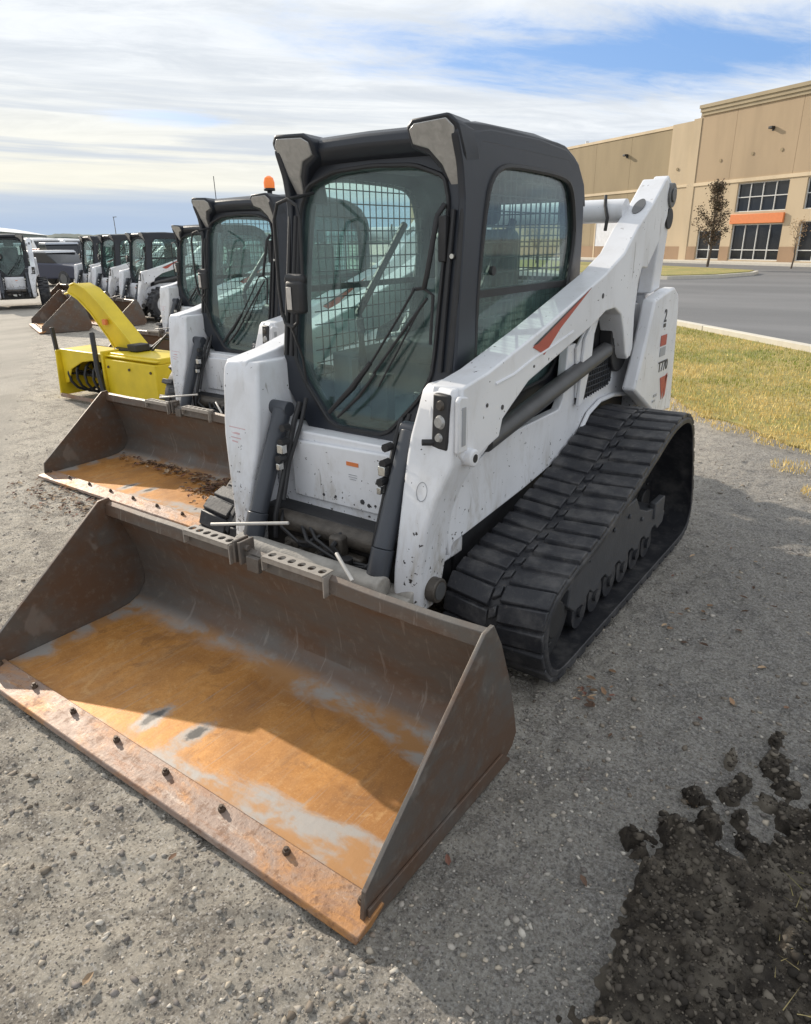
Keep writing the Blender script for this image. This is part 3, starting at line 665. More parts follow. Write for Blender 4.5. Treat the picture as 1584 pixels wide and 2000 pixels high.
        b = MB(); b.tube([dp(.365, 1.80, -.02), dp(.345, 1.76, -.035), dp(.32, 1.56, -.035), dp(.30, 1.50, -.02)], .011, 8); b.build('door_handle', M['black'], door, .004)
        b = MB(); b.box(.352, .385, .31, .345, 1.60, 1.76); b.build('door_latch', M['black'], door, .004)
        b = MB(); b.box(.35, .38, .28, .31, 1.08, 1.16); b.build('door_latch', M['black'], door, .004)
        for u_, v_ in ((.415, 1.62), (.36, 1.13), (.405, 1.13)): b = MB(); b.cyl(dp(u_, v_, -.012), dp(u_, v_, -.024), .009, n=10); b.build('hinge_bolt', M['chrome'], door)
    # grab-rail mirror on the right-hand side of the cab
    b = MB(); y = .16
    b.tube([(-.335, y, 1.38), (-.345, y, 1.50), (-.345, y, 1.76), (-.32, y, 1.82), (-.26, y, 1.835), (-.215, y, 1.81), (-.20, y, 1.76), (-.205, y, 1.55)], .007, 8)
    b.tube([(-.335, y, 1.40), (-.32, y, 1.355), (-.28, y, 1.34), (-.25, y, 1.36), (-.245, y, 1.40)], .008, 8); b.tube([(-.285, y, 1.34), (-.29, y + .06, 1.2), (-.29, y + .07, 1.1)], .006, 8)
    b.tube([(-.25, y, 1.835), (-.25, .30, 1.86)], .007, 8)
    mr = b.build('mirror_bracket', M['black'], cab)
    b = MB(); b.box(-.285, -.19, y - .03, y + .015, 1.40, 1.53); b.box(-.30, -.19, y - .02, y + .02, 1.51, 1.555); b.build('mirror_housing', M['black'], mr, .016, seg=3)
    b = MB(); b.box(-.272, -.245, y - .0345, y - .0305, 1.415, 1.505); b.build('mirror_glass', M['pale'], mr, .002)
    # ---- running gear
    for s in (1, -1):
        if tracks: make_track(root, s)
        else:
            for y in (.45, 1.65): make_wheel(root, s, y)
    return root
m_mud_white = m_simple('muddy_paint', (.33, .31, .28), .75, var=.85, scale=11, bumpy=.6)

main = make_loader('compact_track_loader')
tag(main, 'white compact track loader with dark cab and rusty bucket, nearest in the row', 'track loader')
proto = make_loader('skid_steer_loader', tracks=False, detail=True)
def put(o, x, y, s, rz=0): o.location = (x, y, 0); o.scale = (s, s, s); o.rotation_euler = (0, 0, R(rz))
G = 'loaders parked in a row'
main['group'] = G
put(proto, -2.45, 1.5, .96)
tag(proto, 'white skid steer loader with rusty bucket, directly beside the near track loader', 'skid steer', G)
b = MB(); b.cyl((.02, .70, 2.08), (.02, .70, 2.13), .02, n=12); b.cyl((.02, .70, 2.13), (.02, .70, 2.15), .045, n=16); bs = b.build('beacon_stand', M['black'], proto, .003)
b = MB(); b.tube([(.02, .70, 2.15), (.02, .70, 2.19), (.02, .70, 2.225), (.02, .70, 2.24)], [.042, .044, .034, .012], 18)
mb, nt_, bb = newmat('amber_lens'); setb(nt_, bb, Base_Color=(.85, .20, .03), Roughness=.2); bb.inputs['Emission Color'].default_value = (1, .25, .05, 1); bb.inputs['Emission Strength'].default_value = .25
b.build('beacon', mb, bs)
b = MB(); b.tube([(-.40, .5, 2.05), (-.405, .5, 2.25)], .003, 6); b.build('antenna', M['black'], proto)
for (x, y, s, rz, lab) in ((-6.6, 4.4, .92, 0, 'white skid steer loader behind the yellow snow blower, third in the row'),
                           (-13.1, 7.9, .92, -8, 'white skid steer loader fourth in the row, its side window showing beyond the snow blower'),
                           (-16.4, 9.25, .92, -6, 'white skid steer loader fifth in the row, half hidden behind its neighbour'),
                           (-19.6, 10.6, .92, -6, 'farthest white skid steer loader at the end of the row')):
    o = copy_tree(proto, skip=('beacon_stand', 'antenna')); put(o, x, y, s, rz); tag(o, lab, 'skid steer', G)
o = copy_tree(proto, skip=('beacon_stand', 'antenna', 'bucket', 'quick_coupler')); put(o, -18.9, 8.15, .95, 62)
tag(o, 'white wheeled loader without a bucket facing the row across the yard at the left edge', 'skid steer', 'loaders across the yard')
o = copy_tree(proto, skip=('beacon_stand', 'antenna', 'bucket', 'quick_coupler')); put(o, -20.0, 6.1, .95, 62)
tag(o, 'white wheeled loader cut off by the left edge of the picture', 'skid steer', 'loaders across the yard')
# loose bucket in front of the fourth machine
r_ = empty('loader_bucket'); make_bucket(r_).name = 'bucket_shell'; r_.location = (-13.1, 6.9, 0); r_.rotation_euler = (0, 0, R(-22)); r_.scale = (.98, 1.15, 1.25)
tag(r_, 'dark empty loader bucket on the ground beyond the yellow snow blower', 'bucket')

# ------------------------------------------------------------------ snow blower
sb = empty('snow_blower', (-5.3, 2.35, 0)); tag(sb, 'yellow snow blower with tall curved chute on the ground between two loaders', 'snow blower')
b = MB(); Y = M['yellow']
b.box(-.88, .92, .30, .34, .03, .56); b.box(-.88, .92, -.06, .34, .54, .56)
b.prism([(-.15, .03), (-.12, .55), (.34, .56), (.34, .03)], -.90, -.875); b.prism([(-.12, .03), (-.10, .60), (.45, .60), (.45, .03)], .00, .03)
b.box(.03, .92, -.08, .45, .05, .52); b.box(.03, .92, -.02, .42, .52, .58)
b.prism([(-.875, .56), (-.0, .56), (-.0, .47), (-.25, .47), (-.45, .44), (-.70, .34), (-.80, .18), (-.875, .16)], -.07, -.05, ax='y')
hs = b.build('housing', Y, sb, .01)
b = MB(); b.cyl((-.87, .12, .26), (-.0, .12, .26), .03, n=12)
nt2 = 60; pts = [(-.85 + .8 * i / nt2, .12 + .19 * math.cos(i * .5), .26 + .19 * math.sin(i * .5)) for i in range(nt2 + 1)]
b.tube(pts, .016, 6)
for i in range(0, nt2, 6): b.tube([(pts[i][0], .12, .26), pts[i]], .012, 5)
b.build('auger', M['black'], sb)
b = MB(); b.tube([(.06, -.15, .06), (-.03, -.14, .40), (-.16, -.06, .78)], .03, 6); b.build('deflector_rod', M['black'], sb, .004)
b = MB(); b.box(-.90, -.86, -.10, -.06, .50, .86, Matrix.Rotation(R(-4), 4, 'Y')); b.build('marker_bar', M['black'], sb, .004)
b = MB(); ch = [((.02, .32, .54), .19), ((-.17, .30, .76), .15), ((-.42, .27, 1.02), .125), ((-.60, .25, 1.16), .12), ((-.76, .24, 1.22), .11), ((-.85, .24, 1.20), .10)]
vs = []
for (p, w) in ch:
    for dx, dy in ((-w, -.10), (w, -.10), (w, .10), (-w, .10)): vs.append((p[0] + dx * .66, p[1] + dy, p[2] + dx * .48))
fs = [(0, 1, 2, 3)[::-1], tuple(range(20, 24))]
for i in range(5):
    for j in range(4): fs.append((i * 4 + j, i * 4 + (j + 1) % 4, (i + 1) * 4 + (j + 1) % 4, (i + 1) * 4 + j))
b.add(vs, fs); cht = b.build('chute', Y, sb, .012)
b = MB()
for p0_, p1_ in zip(ch, ch[1:]):
    for sx in (-1, 1):
        b.tube([(p_[0][0] + sx * p_[1] * .66, p_[0][1] - .103, p_[0][2] + sx * p_[1] * .48) for p_ in (p0_, p1_)], .011, 6)
b.build('chute_rim', M['yellow'], cht)
b = MB(); b.cyl((.02, .32, .555), (.02, .32, .60), .21, n=28); b.build('chute_ring', M['black'], sb, .004)
for x_, z_ in ((.10, .12), (.10, .44), (.85, .12), (.85, .44), (.48, .44)):
    b = MB(); b.cyl((x_, -.081, z_), (x_, -.095, z_), .014, n=6); b.build('bolt', M['bolt'], hs)
b = MB(); b.box(-.87, .0, -.16, -.13, .02, .06); b.build('scraper_edge', M['edge'], sb, .003)
b = MB(); b.tube([(.30, .30, .58), (.40, .42, .70), (.62, .60, .66), (.80, .85, .5)], .014, 8); b.tube([(.36, .30, .58), (.46, .44, .74), (.66, .60, .70), (.84, .85, .52)], .014, 8); b.build('hydraulic_hose', M['black'], sb)
b = MB(); b.box(.18, .34, .12, .30, .585, .66); b.build('motor', M['black'], sb, .01)
b = MB(); b.box(-.26, -.20, .14, .175, .84, .90); b.build('chute_bracket', M['orange'], cht, .004)

# ------------------------------------------------------------------ ground
def grid_axis(a0, a1, st, far, growth=1.25):
    xs = list(np.arange(a0, a1 + st / 2, st)); d = st
    while xs[-1] < far: d *= growth; xs.append(xs[-1] + d)
    d = st; lo = [xs[0]]
    while lo[-1] > -far: d *= growth; lo.append(lo[-1] - d)
    return np.array(lo[::-1][:-1] + xs)
def heightmesh(name, xs, ys, hf, mat, keep=None):
    X, Yg = np.meshgrid(xs, ys); Z = hf(X, Yg); n, m = X.shape
    me = bpy.data.meshes.new(name); v = np.stack([X, Yg, Z], -1).reshape(-1, 3)
    i = np.arange(n * m).reshape(n, m); q = np.stack([i[:-1, :-1], i[:-1, 1:], i[1:, 1:], i[1:, :-1]], -1).reshape(-1, 4)
    if keep is not None:
        ctr = v[q].mean(1); q = q[keep(ctr)]
    me.vertices.add(len(v)); me.vertices.foreach_set('co', v.ravel()); me.loops.add(q.size); me.loops.foreach_set('vertex_index', q.ravel())
    me.polygons.add(len(q)); me.polygons.foreach_set('loop_start', np.arange(0, q.size, 4)); me.update(calc_edges=True)
    me.polygons.foreach_set('use_smooth', np.ones(len(q), bool)); me.materials.append(mat)
    o = bpy.data.objects.new(name, me); C.objects.link(o); return o
def vnoise(X, Y, s, seed):
    # smooth value noise
    g = np.random.default_rng(seed).random((64, 64)); x = X / s; y = Y / s
    xi = np.floor(x).astype(int); yi = np.floor(y).astype(int); fx = x - xi; fy = y - yi; fx = fx * fx * (3 - 2 * fx); fy = fy * fy * (3 - 2 * fy)
    a = g[yi % 64, xi % 64]; b_ = g[yi % 64, (xi + 1) % 64]; c_ = g[(yi + 1) % 64, xi % 64]; d_ = g[(yi + 1) % 64, (xi + 1) % 64]
    return (a * (1 - fx) + b_ * fx) * (1 - fy) + (c_ * (1 - fx) + d_ * fx) * fy
def hground(X, Y):
    near = np.clip(1 - np.hypot(X - 1, Y - 1) / 9, 0, 1)
    h = -.012 + near * ((vnoise(X, Y, .5, 1) - .5) * .012 + (vnoise(X, Y, .13, 2) - .5) * .016 + (vnoise(X, Y, .05, 3) - .5) * .016 + (vnoise(X, Y, .026, 4) - .5) * .009 + (vnoise((X * .8 + Y * .6) * .35, (Y * .8 - X * .6) * 1.6, .09, 6) - .5) * .016)
    return h
mg, nt, bb = newmat('gravel'); v = coord(nt); x, y, z = sep(nt, v)
big = noi(nt, v, .8, 5); med = noi(nt, v, 5, 8, .7, .3); lump = noi(nt, v, 26, 6, .7); fine = noi(nt, v, 75, 7, .9); rake = noi(nt, v, 7, 6, .7, .4, (.5, 2.2, 1))
vor = nd(nt, 'ShaderNodeTexVoronoi', {'Vector': v, 'Scale': 95, 'Randomness': 1.}); vor2 = nd(nt, 'ShaderNodeTexVoronoi', {'Vector': v, 'Scale': 170})
c = mix(nt, step(nt, big, .3, .7), (.45, .40, .325), (.54, .485, .40))
c = mix(nt, mth(nt, 'MULTIPLY', step(nt, med, .47, .63), .75), c, (.24, .21, .175))
c = mix(nt, mth(nt, 'MULTIPLY', step(nt, rake, .53, .66), .5), c, (.25, .215, .18))
c = mix(nt, mth(nt, 'MULTIPLY', step(nt, lump, .52, .66), .7), c, (.19, .17, .15))
c = mix(nt, mth(nt, 'MULTIPLY', step(nt, fine, .5, .66), .8), c, (.72, .66, .56))
c = mix(nt, mth(nt, 'MULTIPLY', step(nt, fine, .46, .34), .75), c, (.13, .115, .10))
sv = nd(nt, 'ShaderNodeSeparateColor', {0: vor2.outputs['Color']}).outputs[0]
c = mix(nt, mth(nt, 'MULTIPLY', step(nt, sv, .9, .94), .6), c, (.66, .62, .57)); c = mix(nt, mth(nt, 'MULTIPLY', step(nt, sv, .14, .08), .7), c, (.10, .09, .08))
rt = step(nt, mth(nt, 'ADD', mth(nt, 'ADD', x, mth(nt, 'MULTIPLY', y, .1)), mth(nt, 'MULTIPLY', big, .5)), .7, 1.8)
gq = mix(nt, step(nt, fine, .40, .64), (.09, .088, .086), (.42, .41, .40)); c = mix(nt, mth(nt, 'MULTIPLY', rt, .62), c, gq)
worn = noi(nt, v, 1.3, 7, .7, .3)
ap = mth(nt, 'SUBTRACT', mth(nt, 'MULTIPLY', mth(nt, 'ADD', x, 3.15), -.56), y)
ap = step(nt, mth(nt, 'ADD', ap, mth(nt, 'MULTIPLY', mth(nt, 'SUBTRACT', worn, .5), 1.1)), -.10, .12)
sl = mix(nt, step(nt, noi(nt, v, .9, 6, .6, .2, (1, .35, 1)), .35, .65), (.47, .43, .365), (.37, .335, .285)); sl = mix(nt, mth(nt, 'MULTIPLY', step(nt, fine, .45, .7), .3), sl, (.28, .25, .21)); sl = mix(nt, mth(nt, 'MULTIPLY', step(nt, worn, .55, .7), .5), sl, (.29, .26, .22))
c = mix(nt, mth(nt, 'MULTIPLY', ap, .9), c, sl); c = nd(nt, 'ShaderNodeHueSaturation', {'Saturation': .86, 'Value': 1.1, 'Color': c}).outputs[0]
setb(nt, bb, Base_Color=c, Roughness=.92); bb.inputs['Specular IOR Level'].default_value = .2
hh = mth(nt, 'ADD', mth(nt, 'MULTIPLY', fine, 1.0), mth(nt, 'ADD', mth(nt, 'MULTIPLY', mth(nt, 'SUBTRACT', 1, vor.outputs['Distance']), .35), mth(nt, 'ADD', mth(nt, 'MULTIPLY', lump, 1.3), med)))
bump(nt, bb, hh, 1.0, .016)
xs = grid_axis(-3.3, 3.3, .0125, 1500); ys = grid_axis(-1.7, 3.9, .0125, 1500)
g = heightmesh('ground', xs, ys, hground, mg); g['kind'] = 'structure'

def sheet(name, poly, z, mat, thick=None, jitter=0, sub=.25):
    pts = []
    for i in range(len(poly)):
        a = Vector(poly[i]); q = Vector(poly[(i + 1) % len(poly)]); n = max(1, int((q - a).length / sub)) if jitter else 1
        for k in range(n):
            p = a.lerp(q, k / n)
            if jitter: p = p + Vector((noise.noise(Vector((p.x * 2.3, p.y * 2.3, 0))), noise.noise(Vector((p.x * 2.3, p.y * 2.3, 9))))) * jitter + Vector((random.uniform(-.06, .06), random.uniform(-.06, .06))) * jitter
            pts.append((p.x, p.y))
    b = MB(); b.prism(pts, z - (thick or .02), z, ax='z'); o = b.build(name, mat, smooth=False); o['kind'] = 'structure'; return o
# asphalt road and lot
D = Vector((.727, -.686)); Nn = Vector((.686, .727))
cb = Vector((-2.136, 13.022)); ge = Vector((.423, 4.494))
def quad(p, n0, n1, l0, l1): return [tuple(p + D * l0 + Nn * n0), tuple(p + D * l1 + Nn * n0), tuple(p + D * l1 + Nn * n1), tuple(p + D * l0 + Nn * n1)]
ma, nt, bb = newmat('asphalt'); v = coord(nt); n1 = noi(nt, v, .25, 5, .6, .1, (.35, 1.4, 1)); n2 = noi(nt, v, 40, 4)
c = mix(nt, step(nt, n1, .3, .7), (.125, .127, .132), (.18, .18, .185)); c = mix(nt, mth(nt, 'MULTIPLY', step(nt, n2, .5, .7), .4), c, (.25, .25, .25))
setb(nt, bb, Base_Color=c, Roughness=.85); bump(nt, bb, n2, .3, .004)
sheet('road', [tuple(cb + D * -80 + Nn * .0), tuple(cb + D * 45), tuple(cb + D * 45 + Nn * 60), tuple(cb + D * -80 + Nn * 90)], .005, ma)
mk = m_simple('kerb_concrete', (.60, .56, .48), .8, var=.15, scale=5)
b = MB(); m = Matrix.Translation((cb.x, cb.y, 0)) @ Matrix.Rotation(math.atan2(D.y, D.x), 4, 'Z')
for i in range(42): b.box(-80 + i * 3, -80 + i * 3 + 2.98, -.16, -.002, -.05, .10, m)
o = b.build('kerb', mk, None, .01); o['kind'] = 'structure'
# grass strip
mgr, nt, bb = newmat('dry_lawn'); v = coord(nt); n1 = noi(nt, v, .9, 6, .6); n2 = noi(nt, v, 14, 7, .7)
c = mix(nt, step(nt, n1, .35, .65), (.24, .25, .055), (.46, .35, .12)); c = mix(nt, step(nt, n2, .4, .65), c, (.24, .21, .09))
setb(nt, bb, Base_Color=c, Roughness=.95); bump(nt, bb, n2, .8, .03)
rg = random.Random(4); edge_ = [tuple(ge + D * (-30 + .12 * i) + Nn * (.16 * noise.noise(Vector((i * .17, 2, 0))) + .10 * noise.noise(Vector((i * .6, 5, 0))) + rg.uniform(-.03, .03) + .55)) for i in range(417)]
sheet('lawn', edge_ + [tuple(cb + D * 20 - Nn * .16), tuple(cb + D * -34 - Nn * .16)], .010, mgr)
def tufts(name, N, fn, col_a, col_b, h0, h1, w, mat, label, base=.01, lean=.6):
    P = fn(N); N = len(P); wv = (P - np.array([ge.x, ge.y])) @ np.array([Nn.x, Nn.y]); a = rng.random(N) * 2 * np.pi; h = h0 + (h1 - h0) * rng.random(N); ln = lean * h * rng.random(N)
    dx, dy = np.cos(a) * w, np.sin(a) * w; la = rng.random(N) * 2 * np.pi
    v = np.zeros((N, 3, 3)); v[:, 0] = np.stack([P[:, 0] - dx, P[:, 1] - dy, np.full(N, base)], -1); v[:, 1] = np.stack([P[:, 0] + dx, P[:, 1] + dy, np.full(N, base)], -1)
    v[:, 2] = np.stack([P[:, 0] + np.cos(la) * ln, P[:, 1] + np.sin(la) * ln, base + h], -1)
    me = bpy.data.meshes.new(name); me.vertices.add(N * 3); me.vertices.foreach_set('co', v.ravel()); me.loops.add(N * 3); me.loops.foreach_set('vertex_index', np.arange(N * 3))
    me.polygons.add(N); me.polygons.foreach_set('loop_start', np.arange(0, N * 3, 3)); me.update(calc_edges=True)
    t = rng.random(N) * .5 + .5 * vnoise(P[:, 0], P[:, 1], .7, 11); t = np.clip((t - .25) * 1.8, 0, 1)[:, None]; t = np.clip(t + .5 * (vnoise(P[:, 0], P[:, 1], .28, 12)[:, None] > .62) + (np.clip(1 - wv / 1.6, 0, 1)[:, None] if name == 'grass' else 0), 0, 1)
    cc = (np.array(col_a) * (1 - t) + np.array(col_b) * t) * (.7 + .6 * rng.random((N, 1))); cc = np.repeat(cc, 3, 0)
    at = me.color_attributes.new('tone', 'FLOAT_COLOR', 'POINT'); at.data.foreach_set('color', np.concatenate([cc, np.ones((N * 3, 1))], 1).ravel())
    me.materials.append(mat); o = bpy.data.objects.new(name, me); C.objects.link(o); tag(o, label, 'grass', kind='stuff'); return o
mt = m_attr('grass_blades')
def gpos(N):
    t = rng.random(N) ** 1.6; l = -14 + 24 * rng.random(N); w = 4.55 * t - .32
    p = np.array([ge.x, ge.y]) + np.outer(l, [D.x, D.y]) + np.outer(w, [Nn.x, Nn.y])
    ragged = (vnoise(p[:, 0], p[:, 1], .3, 5) * 1.1 - .25) < (w + .1); return p[ragged]
tufts('grass', 130000, gpos, (.20, .26, .035), (.78, .60, .25), .02, .055, .0045, mt, 'short half dry grass on the strip between gravel and road')

# pebbles, near the camera denser
def stones(name, P, r, cols, mat, label, cat, zf, flat=.65, kind='stuff'):
    N = len(P); bm = bmesh.new(); bmesh.ops.create_icosphere(bm, subdivisions=1, radius=1); bv = np.array([q.co[:] for q in bm.verts]); bf = np.array([[q.index for q in f.verts] for f in bm.faces]); bm.free()
    nv = len(bv); j = 1 + (rng.random((N, nv, 1)) - .5) * .95; v = bv[None] * j * r[:, None, None]
    v *= np.stack([.7 + .7 * rng.random(N), .7 + .7 * rng.random(N), flat * (.7 + .6 * rng.random(N))], -1)[:, None, :]
    a = rng.random(N) * 6.28; ca, sa = np.cos(a)[:, None], np.sin(a)[:, None]; x_, y_ = v[..., 0].copy(), v[..., 1].copy(); v[..., 0] = x_ * ca - y_ * sa; v[..., 1] = x_ * sa + y_ * ca
    v[..., 0] += P[:, 0:1]; v[..., 1] += P[:, 1:2]; v[..., 2] += (zf(P[:, 0], P[:, 1]) + r * .15)[:, None]
    f = (bf[None] + (np.arange(N) * nv)[:, None, None]).reshape(-1, 3)
    me = bpy.data.meshes.new(name); me.vertices.add(N * nv); me.vertices.foreach_set('co', v.ravel()); me.loops.add(f.size); me.loops.foreach_set('vertex_index', f.ravel())
    me.polygons.add(len(f)); me.polygons.foreach_set('loop_start', np.arange(0, f.size, 3)); me.update(calc_edges=True)
    cc = np.array(cols)[rng.integers(0, len(cols), N)] * (.75 + .5 * rng.random((N, 1))); cc = np.repeat(cc, nv, 0)
    at = me.color_attributes.new('tone', 'FLOAT_COLOR', 'POINT'); at.data.foreach_set('color', np.concatenate([cc, np.ones((len(cc), 1))], 1).ravel())
    me.materials.append(mat); o = bpy.data.objects.new(name, me); C.objects.link(o); tag(o, label, cat, kind=kind); return o
cam0 = np.array([1.886, -2.015])
def polar(N, r0, r1, a0, a1, pw=1.):
    rr = r0 + (r1 - r0) * rng.random(N) ** pw; a = np.radians(a0 + (a1 - a0) * rng.random(N)); return np.stack([cam0[0] + rr * np.sin(a), cam0[1] + rr * np.cos(a)], -1)
P = polar(20000, .9, 9.5, -80, 12, 1.35)
conc = (P[:, 1] < -(P[:, 0] + 3.3) * .56) & (rng.random(len(P)) < .8)
P = P[~conc]; gz = (P - np.array([ge.x, ge.y])) @ np.array([Nn.x, Nn.y]); P = P[gz < .2]
r = .0024 + .0075 * rng.random(len(P)) ** 4.5
stones('gravel_stones', P, r, [(.36, .33, .29), (.28, .26, .23), (.44, .41, .36), (.2, .18, .165), (.40, .35, .28), (.30, .27, .235)], m_attr('stone'), 'loose crushed stone scattered over the yard', 'gravel', hground)
P = polar(2600, 1.0, 6.0, -80, 10, 1.2); P = P[vnoise(P[:, 0], P[:, 1], .35, 41) > .52]; P = P[((P - np.array([ge.x, ge.y])) @ np.array([Nn.x, Nn.y])) < .2]
stones('dirt_clods', P, .004 + .010 * rng.random(len(P)) ** 3, [(.20, .17, .135), (.26, .22, .18), (.15, .125, .10)], bpy.data.materials['stone'], 'small clods of dried dirt among the gravel', 'dirt', hground, .55)
# ------------------------------------------------------------------ dark churned soil at the lower right
PRINTS = [(1.66, -.17, .05, .06, .2), (1.70, .10, .028, .05, .1), (1.785, .05, .05, .05, 0), (1.59, -.06, .042, .032, .3), (1.56, -.215, .03, .045, .6), (1.61, -.26, .05, .035, -.4), (1.644, .20, .018, .045, 0), (1.686, .01, .03, .05, 0), (1.73, -.08, .035, .05, .3), (1.79, -.17, .04, .06, .4), (1.755, .37, .02, .05, .2), (1.775, .24, .035, .06, .1), (1.82, .13, .045, .06, .2), (1.855, .0, .05, .07, .3), (1.495, -.345, .055, .03, -.3), (1.90, -.13, .06, .08, 0), (1.93, .30, .05, .05, .5), (1.98, .12, .06, .07, 0)]
def soil_mask(X, Y):
    e = 1.51 + .10 * (Y + .5) ** 2 + (vnoise(X, Y, .25, 21) - .5) * .14 + (vnoise(X, Y, .06, 22) - .5) * .09 + (vnoise(X, Y, .02, 29) - .5) * .05
    m = np.clip((X - e) / .07, 0, 1)
    top = -.22 + (vnoise(X, Y, .22, 23) - .5) * .25 + np.clip(X - 1.80, 0, 1) * 2.6
    m *= np.clip((top - Y) / .08, 0, 1)
    jig = (vnoise(X, Y, .05, 31) - .5) * .9 + (vnoise(X, Y, .018, 32) - .5) * .5
    for bx, by, rx, ry, ro in PRINTS:
        dx, dy = X - bx, Y - by; c_, s_ = math.cos(ro), math.sin(ro); q = np.hypot((dx * c_ + dy * s_) / rx, (dy * c_ - dx * s_) / ry) + jig
        m = np.maximum(m, np.clip((1.1 - q) / .5, 0, .75))
    return m
def hsoil(X, Y):
    m = soil_mask(X, Y); h = m * (.010 + .055 * vnoise(X, Y, .085, 24) * vnoise(X, Y, .23, 27) * 2 + .026 * vnoise(X, Y, .04, 25) * vnoise(X, Y, .09, 28) * 2 + .012 * vnoise(X, Y, .016, 26)); return hground(X, Y) - .010 + .008 * m + h
ms, nt, bb = newmat('wet_soil'); v = coord(nt); n1 = noi(nt, v, 9, 7, .7); n2 = noi(nt, v, 160, 5, .8)
c = mix(nt, step(nt, n1, .38, .66), (.034, .028, .023), (.125, .105, .082)); c = mix(nt, step(nt, noi(nt, v, 3.2, 4, .6), .50, .66), c, (.20, .175, .14)); c = mix(nt, mth(nt, 'MULTIPLY', step(nt, n2, .58, .72), .55), c, (.22, .19, .155))
setb(nt, bb, Base_Color=c, Roughness=.85); bb.inputs['Specular IOR Level'].default_value = .25; bump(nt, bb, n2, 1., .010)
so = heightmesh('soil', np.arange(1.25, 3.2, .0062), np.arange(-1.45, .75, .0062), hsoil, ms, keep=lambda c_: soil_mask(c_[:, 0], c_[:, 1]) > .03); so['kind'] = 'structure'
def spos(N, x0_=1.35, x1_=3.0, y0_=-1.35, y1_=.7):
    p = np.stack([x0_ + (x1_ - x0_) * rng.random(N), y0_ + (y1_ - y0_) * rng.random(N)], -1); return p[soil_mask(p[:, 0], p[:, 1]) > .5]
crumb = np.stack([1.3 + 1.0 * rng.random(9000), -1.4 + 2.1 * rng.random(9000)], -1); sh_ = rng.normal(0, .055, crumb.shape)
crumb = crumb[(soil_mask(crumb[:, 0] + sh_[:, 0], crumb[:, 1] + sh_[:, 1]) > .4) & (soil_mask(crumb[:, 0], crumb[:, 1]) < .2)]
P = np.concatenate([spos(34000), crumb]); r = .0022 + .0095 * rng.random(len(P)) ** 5
stones('soil_clods', P, r, [(.05, .042, .034), (.035, .03, .025), (.10, .085, .068), (.07, .06, .05), (.15, .13, .105)], m_attr('clod', .9), 'dark clods and pebbles on the churned soil', 'soil', hsoil, .8)
P = spos(700); 
def litter(name, P, size, cols, zf, label, cat):
    N = len(P); v = []; f = []; cc = []
    for i, (px, py) in enumerate(P):
        s_ = size * random.uniform(.6, 1.4); a = random.uniform(0, 6.28); wd = random.uniform(.35, .6); z0 = zf(np.array([px]), np.array([py]))[0] if callable(zf) else zf
        z0 += .004 + random.random() * .012; t1 = random.uniform(-.5, .5); curl = random.uniform(.1, .5) * s_
        o_ = len(v)
        for (u, w, h) in ((-1, 0, .3), (-.4, -wd, .6), (.4, -wd * .8, .7), (1, 0, .2), (.4, wd * .8, .8), (-.4, wd, .5), (0, 0, 0)):
            X = u * s_; Y_ = w * s_; v.append((px + X * math.cos(a) - Y_ * math.sin(a), py + X * math.sin(a) + Y_ * math.cos(a), z0 + h * curl + X * t1 * .5 + abs(t1) * s_ * .5))
        for k in range(6): f.append((o_ + 6, o_ + k, o_ + (k + 1) % 6))
        c_ = random.choice(cols); q = random.uniform(.7, 1.3); cc += [(c_[0] * q, c_[1] * q, c_[2] * q, 1)] * 7
    me = bpy.data.meshes.new(name); me.from_pydata(v, [], f); at = me.color_attributes.new('tone', 'FLOAT_COLOR', 'POINT'); at.data.foreach_set('color', np.array(cc).ravel())
    me.materials.append(LM); o = bpy.data.objects.new(name, me); C.objects.link(o)
    if label: tag(o, label, cat, kind='stuff')
    return o
LM = m_attr('dead_leaf', .8)
LC = [(.17, .105, .07), (.24, .15, .09), (.11, .07, .05), (.36, .26, .17), (.19, .095, .07)]
P1 = np.concatenate([np.random.default_rng(3).normal((-2.6, .34), (.40, .13), (420, 2)), np.random.default_rng(4).normal((1.38, 1.15), (.25, .3), (26, 2)), np.random.default_rng(5).normal((1.12, .28), (.05, .05), (22, 2)), spos(90)[:60],
                     np.random.default_rng(8).uniform((-1.6, -1.9), (2.8, 3.4), (110, 2))])
P1 = P1[~((np.abs(P1[:, 0]) < 1.05) & (P1[:, 1] > -1.1))]
litter('fallen_leaves', P1, .0165, LC, hground, 'brown dead leaves scattered on the gravel', 'leaves')
P2 = np.concatenate([np.random.default_rng(6).normal((-1.90, 1.02), (.14, .10), (320, 2)), np.random.default_rng(9).normal((-2.6, 1.1), (.35, .06), (130, 2))])
P2 = P2[(P2[:, 1] < 1.24) & (P2[:, 1] > .6) & (P2[:, 0] < -1.56)]
litter('leaf_pile', P2, .022, LC, .032, 'heap of brown leaves lying in the second bucket', 'leaves')
P3 = np.array([(-.9 + .3 * random.random(), -.9 + .4 * random.random()) for _ in range(4)] + [(.8, -.9), (-.6, -.5)])
def straw(N):
    p = spos(N * 3, 1.9, 3.0, -1.2, .3); return p[:N]
tufts('straw', 900, straw, (.14, .13, .05), (.42, .34, .16), .01, .03, .0015, mt, 'broken straw and roots lying in the dark soil', .025, 3.5)

